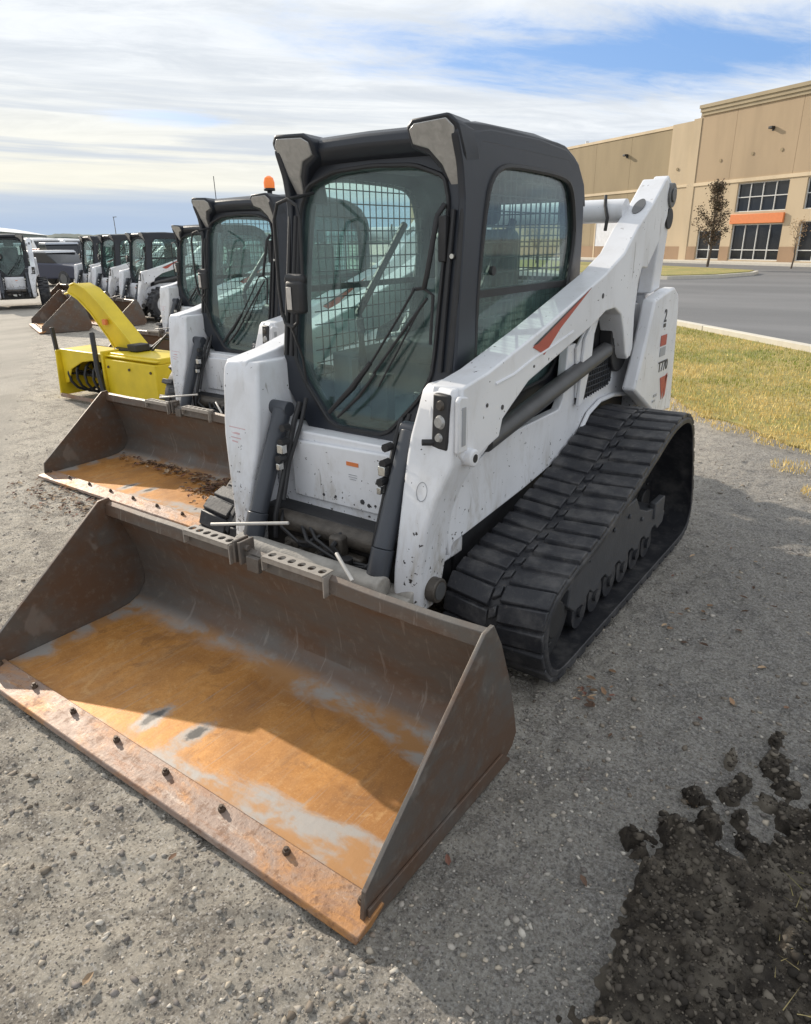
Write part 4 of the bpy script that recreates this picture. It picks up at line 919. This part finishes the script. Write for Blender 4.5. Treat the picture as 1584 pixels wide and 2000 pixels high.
# ------------------------------------------------------------------ warehouse
A = Vector((-4.255, 46.598)); T = Vector((.857, -.515)); ang = math.atan2(T.y, T.x)
wh = empty('warehouse', (A.x, A.y, 0), ang); tag(wh, 'long tan tilt-up concrete warehouse with storefront windows across the road', 'warehouse')
def m_panel(name, c1):
    m, nt, b = newmat(name); v = coord(nt); n = noi(nt, v, .5, 5, .6, .2, (1, 1, .25)); f = noi(nt, v, 7, 5)
    setb(nt, b, Base_Color=mix(nt, step(nt, n, .35, .7), c1, tuple(q * .85 for q in c1)), Roughness=.9); bump(nt, b, f, .2, .01); return m
tan = m_panel('tan_wall', (.46, .345, .225)); tan2 = m_panel('light_tan_wall', (.58, .46, .31)); tan3 = m_panel('brown_tan_wall', (.37, .29, .18)); trim = m_panel('cream_trim', (.72, .58, .40)); brk = m_panel('brown_base', (.36, .24, .15))
# local x along the facade (positive right), local -y faces the camera?  facade plane is y=0, body behind at +y
def wallwith(b, x0, x1, z0, z1, holes, y0, y1):
    xsb = sorted({x0, x1, *[h[0] for h in holes], *[h[1] for h in holes]})
    for a_, c_ in zip(xsb, xsb[1:]):
        hs_ = sorted([(h[2], h[3]) for h in holes if h[0] < (a_ + c_) / 2 < h[1]]); z = z0
        for (p, q) in hs_ + [(z1, z1)]:
            if p - z > .001: b.box(a_, c_, y0, y1, z, p)
            z = q
holes = [(-6.18, -2.38, .2, 2.32), (-6.18, -2.38, 3.05, 4.72), (-9.08, -7.0, .2, 2.0), (-1.2, 3.0, .2, 2.4), (-1.2, 3.0, 3.05, 4.72)]
b = MB(); wallwith(b, -9.9, 14, 0, 4.80, holes, 0, .3); w1 = b.build('wall', tan2, wh, smooth=False); w1['label'] = 'light tan lower wall of the tall block'
b = MB()
for x0_, x1_ in ((-9.9, -7.02), (-7.0, -2.32), (-2.30, 2.6), (2.62, 7.5), (7.52, 14)): b.box(x0_, x1_, 0, .3, 5.0, 9.0)
b.build('wall', tan, wh, smooth=False)
b = MB(); b.box(-9.95, 14, -.06, .3, 4.8, 5.0); b.box(-9.95, 14, -.05, .3, 2.44, 2.50) if False else None
b.box(-12.1, -9.95, -.04, .3, 4.82, 4.98); b.build('band', trim, wh, smooth=False)
b = MB()
for i, (z0_, z1_) in enumerate(((9.0, 9.2), (9.2, 9.42), (9.42, 9.62))): b.box(-9.98 - .05 * i, 14, -.08 - .07 * i, .3, z0_, z1_)
b.build('cornice', m_panel('cornice_paint', (.44, .36, .24)), wh, smooth=False)
b = MB(); b.box(-9.88, 14, .31, 40, 0, 9.3); b.box(-60, -9.93, .8, 40, 0, 8.6); b.build('building_core', tan3, wh, smooth=False)
b = MB(); b.box(-12.6, -9.92, .02, .3, 0, 8.82); b.box(-10.6, -9.92, -.04, .018, 0, 8.9); b.build('wall', tan2, wh, smooth=False)
b = MB()
for i in range(9): b.box(-12.62 - 4.2 * (i + 1) + .02, -12.62 - 4.2 * i, .08, .35, 0, 8.6)
b.build('wall', tan3, wh, smooth=False)
b = MB(); b.box(-52, -12.62, .03, .36, 8.6, 8.78); b.box(-52, -12.62, .03, .36, 4.80, 4.98); b.build('coping', trim, wh, smooth=False)
b = MB(); b.box(-52, -9.1, -.03, .018, 0, 1.0); b.box(-6.98, -6.2, -.03, -.002, 0, 1.0); b.box(-2.36, -1.22, -.03, -.002, 0, 1.0); b.build('wainscot', brk, wh, smooth=False)
wg = m_simple('dark_window_glass', (.02, .023, .028), .08, var=.3, scale=.6); wf = m_simple('window_frame', (.66, .66, .64), .5)
for (x0_, x1_, z0_, z1_), nx, zs in zip(holes, (4, 4, 2, 4, 4), ((.78,), (3.88,), (.78,), (.78,), (3.88,))):
    b = MB(); b.box(x0_, x1_, .17, .20, z0_, z1_); w_ = b.build('window', wg, wh, smooth=False)
    b = MB(); t_ = .05
    for i in range(nx + 1): xx = x0_ + (x1_ - x0_ - t_) * i / nx; b.box(xx, xx + t_, .10, .168, z0_, z1_)
    for zz in (z0_, z1_ - t_, *zs): b.box(x0_, x1_, .095, .165, zz, zz + t_)
    b.build('window_frame', wf, w_, smooth=False)
b = MB(); b.box(-6.3, -2.3, -.16, -.03, 2.36, 2.92); aw = b.build('awning', M['orange'], wh, .02)
text('EXPRESS', .42, Matrix.Translation((-4.3, -.18, 2.49)) @ Matrix.Rotation(R(90), 4, 'X'), m_simple('sign_red', (.62, .12, .05), .5), aw, 'sign_letters', .01) if False else None
for x_, z_ in ((-4.15, 7.55), (-17.2, 7.35)):
    b = MB(); b.box(x_ - .09, x_ + .09, -.02, .08, z_ - .12, z_ + .12); b.box(x_ - .14, x_ + .14, -.28, -.02, z_ - .02, z_ + .12); b.build('wall_light', M['black'], wh, .02)
for x_, z_ in ((-5.4, 6.35), (-3.3, 6.35), (-7.9, 6.2), (-11.7, 6.0)):
    b = MB(); b.cyl((x_, -.04, z_), (x_, .0, z_), .10, n=14); b.build('wall_anchor', tan3, wh)
b = MB(); b.cyl((-10.2, .2, 8.9), (-10.2, .2, 9.05), .12, n=10); b.cyl((-22.5, .2, 8.78), (-22.5, .2, 8.95), .14, n=10); b.build('roof_vent', M['whitep'], wh)
b = MB(); b.box(-20.2, -17.4, -.02, .079, .2, 3.4); dd = b.build('dock_door', M['whitep'], wh, smooth=False)
b = MB(); b.box(-20.35, -20.2, -.05, .079, 0, 3.55); b.box(-17.4, -17.25, -.05, .079, 0, 3.55); b.box(-20.35, -17.25, -.05, .079, 3.4, 3.6); b.build('door_surround', trim, dd, smooth=False)
b = MB(); m = Matrix.Translation((A.x, A.y, 0)) @ Matrix.Rotation(ang, 4, 'Z'); b.box(-50, 14, -2.2, -.04, -.02, .13, m); o = b.build('sidewalk', mk, None, smooth=False); o['kind'] = 'structure'
# planted island in the lot with kerb
isl = [(-30, 32.2), (-7.2, 28.6), (-6.0, 29.6), (-5.2, 32.6), (-4.75, 35.0), (-6.5, 36.4), (-30, 45)]
isl = [tuple(p) for p in [(-26, 42), (-12, 31.0), (-7.2, 29.0), (-5.6, 30.8), (-4.8, 33.6), (-4.9, 35.2), (-7, 37.0), (-24, 50)]]
sheet('kerb_island', isl, .14, mk, .16); cx_ = sum(p[0] for p in isl) / 8; cy_ = sum(p[1] for p in isl) / 8
sheet('island_lawn', [(cx_ + (p[0] - cx_) * .97, cy_ + (p[1] - cy_) * .97) for p in isl], .17, mgr, .02)

# ------------------------------------------------------------------ trees
def tree(x, y, h, rad, seed, label, leafc, dens=1., z0=.17, name='young_tree'):
    rs = random.Random(seed); root = empty(name, (x, y, z0)); tag(root, label, 'tree')
    b = MB(); tips = []
    tr_ = [(0, 0, 0), (.02 * h, 0, .25 * h), (.0, .02 * h, .6 * h), (.02, 0, h * .97)]; b.tube(tr_, [.018 * h, .014 * h, .009 * h, .003 * h], 8)
    for i in range(int(26 * dens)):
        t = rs.uniform(.26, .95); a = rs.uniform(0, 6.28); L_ = rad * (1.15 - t) * rs.uniform(.7, 1.25) * (1.25 if t < .5 else 1.4); p0 = Vector((0, 0, t * h)); p1 = p0 + Vector((math.cos(a) * L_ * .5, math.sin(a) * L_ * .5, L_ * .5)); p2 = p0 + Vector((math.cos(a) * L_, math.sin(a) * L_, L_ * 1.15))
        b.tube([p0, p1, p2], [.006 * h, .004 * h, .0015 * h], 5); tips += [(p1, .5), (p2, .3), (p1.lerp(p2, .5), .5), (p0.lerp(p1, .6), .3)]
    b.build('trunk', m_simple('bark', (.10, .075, .055), .9, var=.3, scale=20), root)
    v = []; f = []; cc = []
    for p, sp in tips:
        for k in range(int(34 * dens)):
            q = p + Vector((rs.gauss(0, 1), rs.gauss(0, 1), rs.gauss(0, 1))) * rad * .17; s_ = rs.uniform(.03, .07) * h / 4; n_ = Vector((rs.gauss(0, 1), rs.gauss(0, 1), rs.gauss(0, 1))).normalized(); a_ = n_.orthogonal().normalized(); b_ = n_.cross(a_)
            o_ = len(v); v += [tuple(q + a_ * s_), tuple(q + b_ * s_ * .6), tuple(q - a_ * s_), tuple(q - b_ * s_ * .6)]; f.append((o_, o_ + 1, o_ + 2, o_ + 3))
            c_ = rs.choice(leafc); w_ = rs.uniform(.7, 1.3); cc += [(c_[0] * w_, c_[1] * w_, c_[2] * w_, 1)] * 4
    me = bpy.data.meshes.new('crown'); me.from_pydata(v, [], f); at = me.color_attributes.new('tone', 'FLOAT_COLOR', 'POINT'); at.data.foreach_set('color', np.array(cc).ravel()); link('crown', me, LM, root, smooth=False)
    return root
tree(-8.0, 38.5, 3.9, .72, 5, 'small brown-leaved young tree on the lot island in front of the warehouse', [(.13, .10, .07), (.10, .085, .06), (.19, .13, .09)], z0=.17)
tree(-4.5, 41.5, 2.4, .6, 9, 'sparse orange-leaved sapling before the storefront windows', [(.50, .33, .18), (.42, .27, .14)], .38, 0)
tree(-19.5, 42.0, 3.2, 1.2, 12, 'tan bare-looking tree beside the white dock door', [(.38, .27, .16), (.30, .21, .12)], .7, .1)

# ------------------------------------------------------------------ vehicles at the back of the yard
def car(name, loc, rz, colr, roofc, label, cat, prof, wheels, L, W=1.8, glassp=None):
    root = empty(name, loc, R(rz)); tag(root, label, cat, 'vehicles parked at the back of the yard')
    pm = m_simple(name + '_paint', colr, .3, .1, var=.06); b = MB(); b.prism(prof, -W / 2, W / 2); b.build('body', pm, root, .06, seg=3)
    b = MB(); gp, rp = glassp; b.prism(gp, -W / 2 + .12, W / 2 - .12, ); gh = b.build('windows', wg, root, .03)
    b = MB(); b.prism(rp, -W / 2 + .13, W / 2 - .13); b.build('roof', m_simple(name + '_roof_paint', roofc, .35), root, .03)
    for y in wheels:
        for s in (1, -1):
            b = MB(); b.cyl((s * (W / 2 - .2), y, .34), (s * (W / 2 + .015), y, .34), .34, n=24); w_ = b.build('wheel', M['rubber'], root, .03)
            b = MB(); b.cyl((s * (W / 2 + .016), y, .34), (s * (W / 2 + .03), y, .34), .20, n=18); b.build('rim', M['rod'], w_, .01)
    b = MB(); b.box(-W / 2 + .1, -W / 2 + .45, -L / 2 - .03, -L / 2 + .03, .62, .78); b.build('headlight', M['lens'], root, .02); b = MB(); b.box(W / 2 - .45, W / 2 - .1, -L / 2 - .03, -L / 2 + .03, .62, .78); b.build('headlight', M['lens'], root, .02)
sedan = [(-2.25, .35), (-2.25, .72), (-2.1, .85), (-1.1, .95), (1.6, 1.0), (2.2, .95), (2.3, .6), (2.25, .3)]
sg_ = ([(-1.05, .9), (-.35, 1.38), (.95, 1.40), (1.6, .95)], [(-.45, 1.36), (-.3, 1.46), (.85, 1.47), (1.0, 1.38)])
pick = [(-2.8, .45), (-2.8, .95), (-2.6, 1.08), (-1.3, 1.15), (2.75, 1.15), (2.8, .5)]
pg = ([(-1.25, 1.1), (-.65, 1.72), (.75, 1.74), (.9, 1.1)], [(-.75, 1.7), (-.6, 1.80), (.7, 1.82), (.82, 1.72)])
van = [(-2.7, .4), (-2.7, .95), (-2.3, 1.2), (-1.8, 1.25), (-1.0, 2.05), (2.6, 2.15), (2.7, .45)]
vg = ([(-1.95, 1.25), (-1.15, 1.95), (-.3, 1.95), (-.3, 1.25)], [(-1.1, 2.0), (-.9, 2.1), (2.5, 2.2), (2.5, 2.1)])
car('sedan', (-29.3, 15.2, 0), 100, (.035, .04, .07), (.5, .52, .55), 'dark blue car with pale roof parked just right of the left-edge loaders', 'car', sedan, (-1.4, 1.4), 4.5, glassp=sg_)
car('pickup_truck', (-37.6, 20.1, 0), 75, (.38, .42, .48), (.4, .43, .48), 'silver grey pickup truck parked behind the dark car', 'truck', pick, (-1.8, 1.8), 5.6, 1.95, glassp=pg)
car('van', (-50.4, 26, 0), 80, (.75, .75, .75), (.75, .75, .75), 'white van parked far back, behind the red car and nearest the left-edge loaders', 'van', van, (-1.8, 1.8), 5.4, 1.95, glassp=vg)
car('hatchback', (-43.6, 22.9, 0), 90, (.30, .05, .05), (.3, .05, .05), 'red car far back, partly behind the silver pickup truck', 'car', sedan, (-1.4, 1.4), 4.5, glassp=sg_)
car('van', (-57.5, 32.2, 0), 85, (.72, .73, .74), (.72, .73, .74), 'white van farthest back, above the silver pickup truck', 'van', van, (-1.8, 1.8), 5.4, 1.95, glassp=vg)
# far white-roofed shed, poles, woods
fs_ = empty('shed', (-135, 62, 0), R(-35)); tag(fs_, 'long low grey building with white roof on the far left horizon', 'building')
b = MB(); b.box(-30, 26, -6, 6, 0, 3.6); b.build('wall', m_simple('shed_wall', (.16, .2, .2), .8), fs_, smooth=False)
b = MB(); b.prism([(-6.4, 3.6), (0, 4.9), (6.4, 3.6)], -31, 27); b.build('roof', m_simple('shed_roof', (.7, .72, .74), .5), fs_, smooth=False)
for (x, y, h, lab) in ((-78, 50, 5.6, 'thin light pole standing above the loader row'),):
    p = empty('light_pole', (x, y, 0)); tag(p, lab, 'light pole'); b = MB(); b.cyl((0, 0, 0), (0, 0, h - 1), .05, .04, n=10); b.build('pole', M['rod'], p); b = MB(); b.box(-.05, .5, -.08, .08, h - 1, h - .93); b.build('lamp_head', M['rod'], p)
mw, nt, bb = newmat('far_foliage'); v = coord(nt); n1 = noi(nt, v, .12, 6, .7)
setb(nt, bb, Base_Color=mix(nt, step(nt, n1, .35, .65), (.075, .10, .095), (.13, .15, .125)), Roughness=1.)
b = MB(); rs = random.Random(2)
def far_ridge(name, R0, a0, a1, hb, amp, mat, seed):
    vs = []; n = 260
    for i in range(n + 1):
        a = R(a0 + (a1 - a0) * i / n); h = hb + amp * (noise.noise(Vector((i * .11, seed, 0))) + .5 * noise.noise(Vector((i * .43, seed, 3))) + .3 * noise.noise(Vector((i * 1.3, seed, 3))))
        for rr, hz in ((R0, -.5), (R0 + 2, h * .75), (R0 + 9, h), (R0 + 24, h * .8), (R0 + 40, -.5)): vs.append((1.9 + rr * math.sin(a), -2 + rr * math.cos(a), hz))
    me = bpy.data.meshes.new(name); me.from_pydata(vs, [], [(i * 5 + j, (i + 1) * 5 + j, (i + 1) * 5 + j + 1, i * 5 + j + 1) for i in range(n) for j in range(4)])
    return link(name, me, mat)
tag(far_ridge('woods', 330, -88, -25, 5.6, .9, mw, 1), 'low dark band of distant woods along the horizon', 'woods', kind='stuff')
mh = m_simple('hill_grass', (.20, .24, .26), 1, var=.1, scale=.01)
o = far_ridge('hills', 900, -100, 20, 9, 3.0, mh, 4); o['kind'] = 'structure'

# ------------------------------------------------------------------ light, sky, camera
Ld = Vector((1.15, -.245, -.53)).normalized(); el = math.asin(-Ld.z); az = math.atan2(-Ld.x, -Ld.y)
sun = bpy.data.lights.new('sun', 'SUN'); sun.energy = 3.9; sun.angle = R(.6); sun.color = (1, .90, .76)
so_ = bpy.data.objects.new('sun', sun); C.objects.link(so_); so_.rotation_euler = Ld.to_track_quat('-Z', 'Y').to_euler(); so_.location = (-20, 5, 12)
w = bpy.data.worlds.new('World'); S.world = w; w.use_nodes = True; nt = w.node_tree; nt.nodes.clear()
out = nd(nt, 'ShaderNodeOutputWorld'); bg = nd(nt, 'ShaderNodeBackground')
sky = nd(nt, 'ShaderNodeTexSky', sky_type='NISHITA', sun_disc=False, sun_elevation=el, sun_rotation=az % (2 * math.pi)); sky.dust_density = 1.2
d = coord(nt, 'Generated'); x, y, z = sep(nt, d)
zc = mth(nt, 'MAXIMUM', z, 0.0); den = mth(nt, 'ADD', zc, .16)
# rotate so that u runs across the view and v away from it, then project on a flat cloud deck
yaw = -.631; cy, sy = math.cos(yaw), math.sin(yaw)
u = mth(nt, 'ADD', mth(nt, 'MULTIPLY', x, cy), mth(nt, 'MULTIPLY', y, -sy)); vv = mth(nt, 'ADD', mth(nt, 'MULTIPLY', x, sy), mth(nt, 'MULTIPLY', y, cy))
pu = mth(nt, 'DIVIDE', u, den); pv = mth(nt, 'DIVIDE', vv, den)
cv = nd(nt, 'ShaderNodeCombineXYZ', {0: mth(nt, 'MULTIPLY', pu, .42), 1: mth(nt, 'ADD', pv, mth(nt, 'MULTIPLY', pu, -.25)), 2: 3.7}).outputs[0]
n1 = noi(nt, cv, 1.25, 10, .64, .5); n2 = noi(nt, cv, 4.8, 9, .66, .6); n3 = noi(nt, cv, .55, 3)
dens = mth(nt, 'ADD', mth(nt, 'MULTIPLY', n1, .66), mth(nt, 'MULTIPLY', n2, .34))
# clear gap in the deck, up and to the right
def lobe(azd, eld, wu, wz):
    a = R(azd); cu_ = math.sin(a - yaw) * math.cos(R(eld)); cz = math.sin(R(eld))
    q = mth(nt, 'ADD', mth(nt, 'POWER', mth(nt, 'DIVIDE', mth(nt, 'SUBTRACT', u, cu_), wu), 2.), mth(nt, 'POWER', mth(nt, 'DIVIDE', mth(nt, 'SUBTRACT', mth(nt, 'ADD', z, mth(nt, 'MULTIPLY', mth(nt, 'SUBTRACT', u, cu_), .05)), cz), wz), 2.))
    return nd(nt, 'ShaderNodeMath', {0: mth(nt, 'MULTIPLY', q, -1.0)}, operation='EXPONENT').outputs[0]
gap = lobe(-19, 11.2, .33, .052); gap2 = lobe(-50, 8.0, .12, .014)
cover = step(nt, mth(nt, 'SUBTRACT', mth(nt, 'ADD', dens, .20), mth(nt, 'ADD', mth(nt, 'MULTIPLY', gap, .35), mth(nt, 'MULTIPLY', gap2, .24))), .37, .60)
# cloud tone: cream glow low to the left, grey-blue bands near the horizon
lowg = step(nt, z, .22, .04)
warm = mth(nt, 'MULTIPLY', lowg, step(nt, u, .35, -.45))
ccol = mix(nt, step(nt, n2, .3, .7), (.76, .79, .82), (.59, .63, .68)); ccol = mix(nt, mth(nt, 'MULTIPLY', warm, .85), ccol, (.80, .765, .63))
stk = noi(nt, nd(nt, 'ShaderNodeCombineXYZ', {0: mth(nt, 'MULTIPLY', u, 1.3), 1: mth(nt, 'MULTIPLY', mth(nt, 'ADD', z, mth(nt, 'MULTIPLY', u, .03)), 34), 2: 4.}).outputs[0], 1.2, 7, .6, .35)
ccol = mix(nt, mth(nt, 'MULTIPLY', mth(nt, 'MULTIPLY', step(nt, stk, .46, .64), step(nt, z, .26, .10)), .8), ccol, (.50, .55, .62))
band = noi(nt, nd(nt, 'ShaderNodeCombineXYZ', {0: mth(nt, 'MULTIPLY', u, .8), 1: mth(nt, 'MULTIPLY', z, 26), 2: 1.}).outputs[0], 1.4, 5, .5, .2)
hz = mth(nt, 'MULTIPLY', step(nt, mth(nt, 'ADD', z, mth(nt, 'MULTIPLY', band, -.06)), .048, -.008), step(nt, mth(nt, 'ADD', band, mth(nt, 'MULTIPLY', step(nt, z, .07, .01), .35)), .40, .72))
skyc = nd(nt, 'ShaderNodeVectorMath', {0: sky.outputs[0], 3: .115}, operation='SCALE').outputs[0]
skyc = mix(nt, .6, skyc, (.12, .30, .70))
c = mix(nt, cover, skyc, ccol); c = mix(nt, hz, c, (.37, .46, .60)); c = mix(nt, step(nt, z, .022, .0), c, (.42, .52, .62))
nt.links.new(c, bg.inputs[0]); bg.inputs[1].default_value = 1.0; nt.links.new(bg.outputs[0], out.inputs[0])

yaw, pitch, roll = -0.631204241, 0.371384211, -0.0140426202
f_ = Vector((math.sin(yaw) * math.cos(pitch), math.cos(yaw) * math.cos(pitch), -math.sin(pitch))); r_ = Vector((math.cos(yaw), -math.sin(yaw), 0)); u_ = r_.cross(f_)
rr = r_ * math.cos(roll) + u_ * math.sin(roll); uu = -r_ * math.sin(roll) + u_ * math.cos(roll)
cam = bpy.data.cameras.new('camera'); co = bpy.data.objects.new('camera', cam); C.objects.link(co); S.camera = co
co.matrix_world = Matrix(((rr.x, uu.x, -f_.x, 1.88560432), (rr.y, uu.y, -f_.y, -2.01527629), (rr.z, uu.z, -f_.z, 1.67810575), (0, 0, 0, 1)))
cam.sensor_fit = 'HORIZONTAL'; cam.sensor_width = 36; cam.lens = 36 * 1363.99441 / 1584; cam.clip_end = 4000; cam.clip_start = .05
S.view_settings.view_transform = 'Standard'; S.view_settings.look = 'None'; S.view_settings.exposure = 0.36; S.view_settings.gamma = 1
S.cycles.use_denoising = True; S.cycles.max_bounces = 8; S.cycles.transparent_max_bounces = 16; S.cycles.glossy_bounces = 3; S.cycles.diffuse_bounces = 3
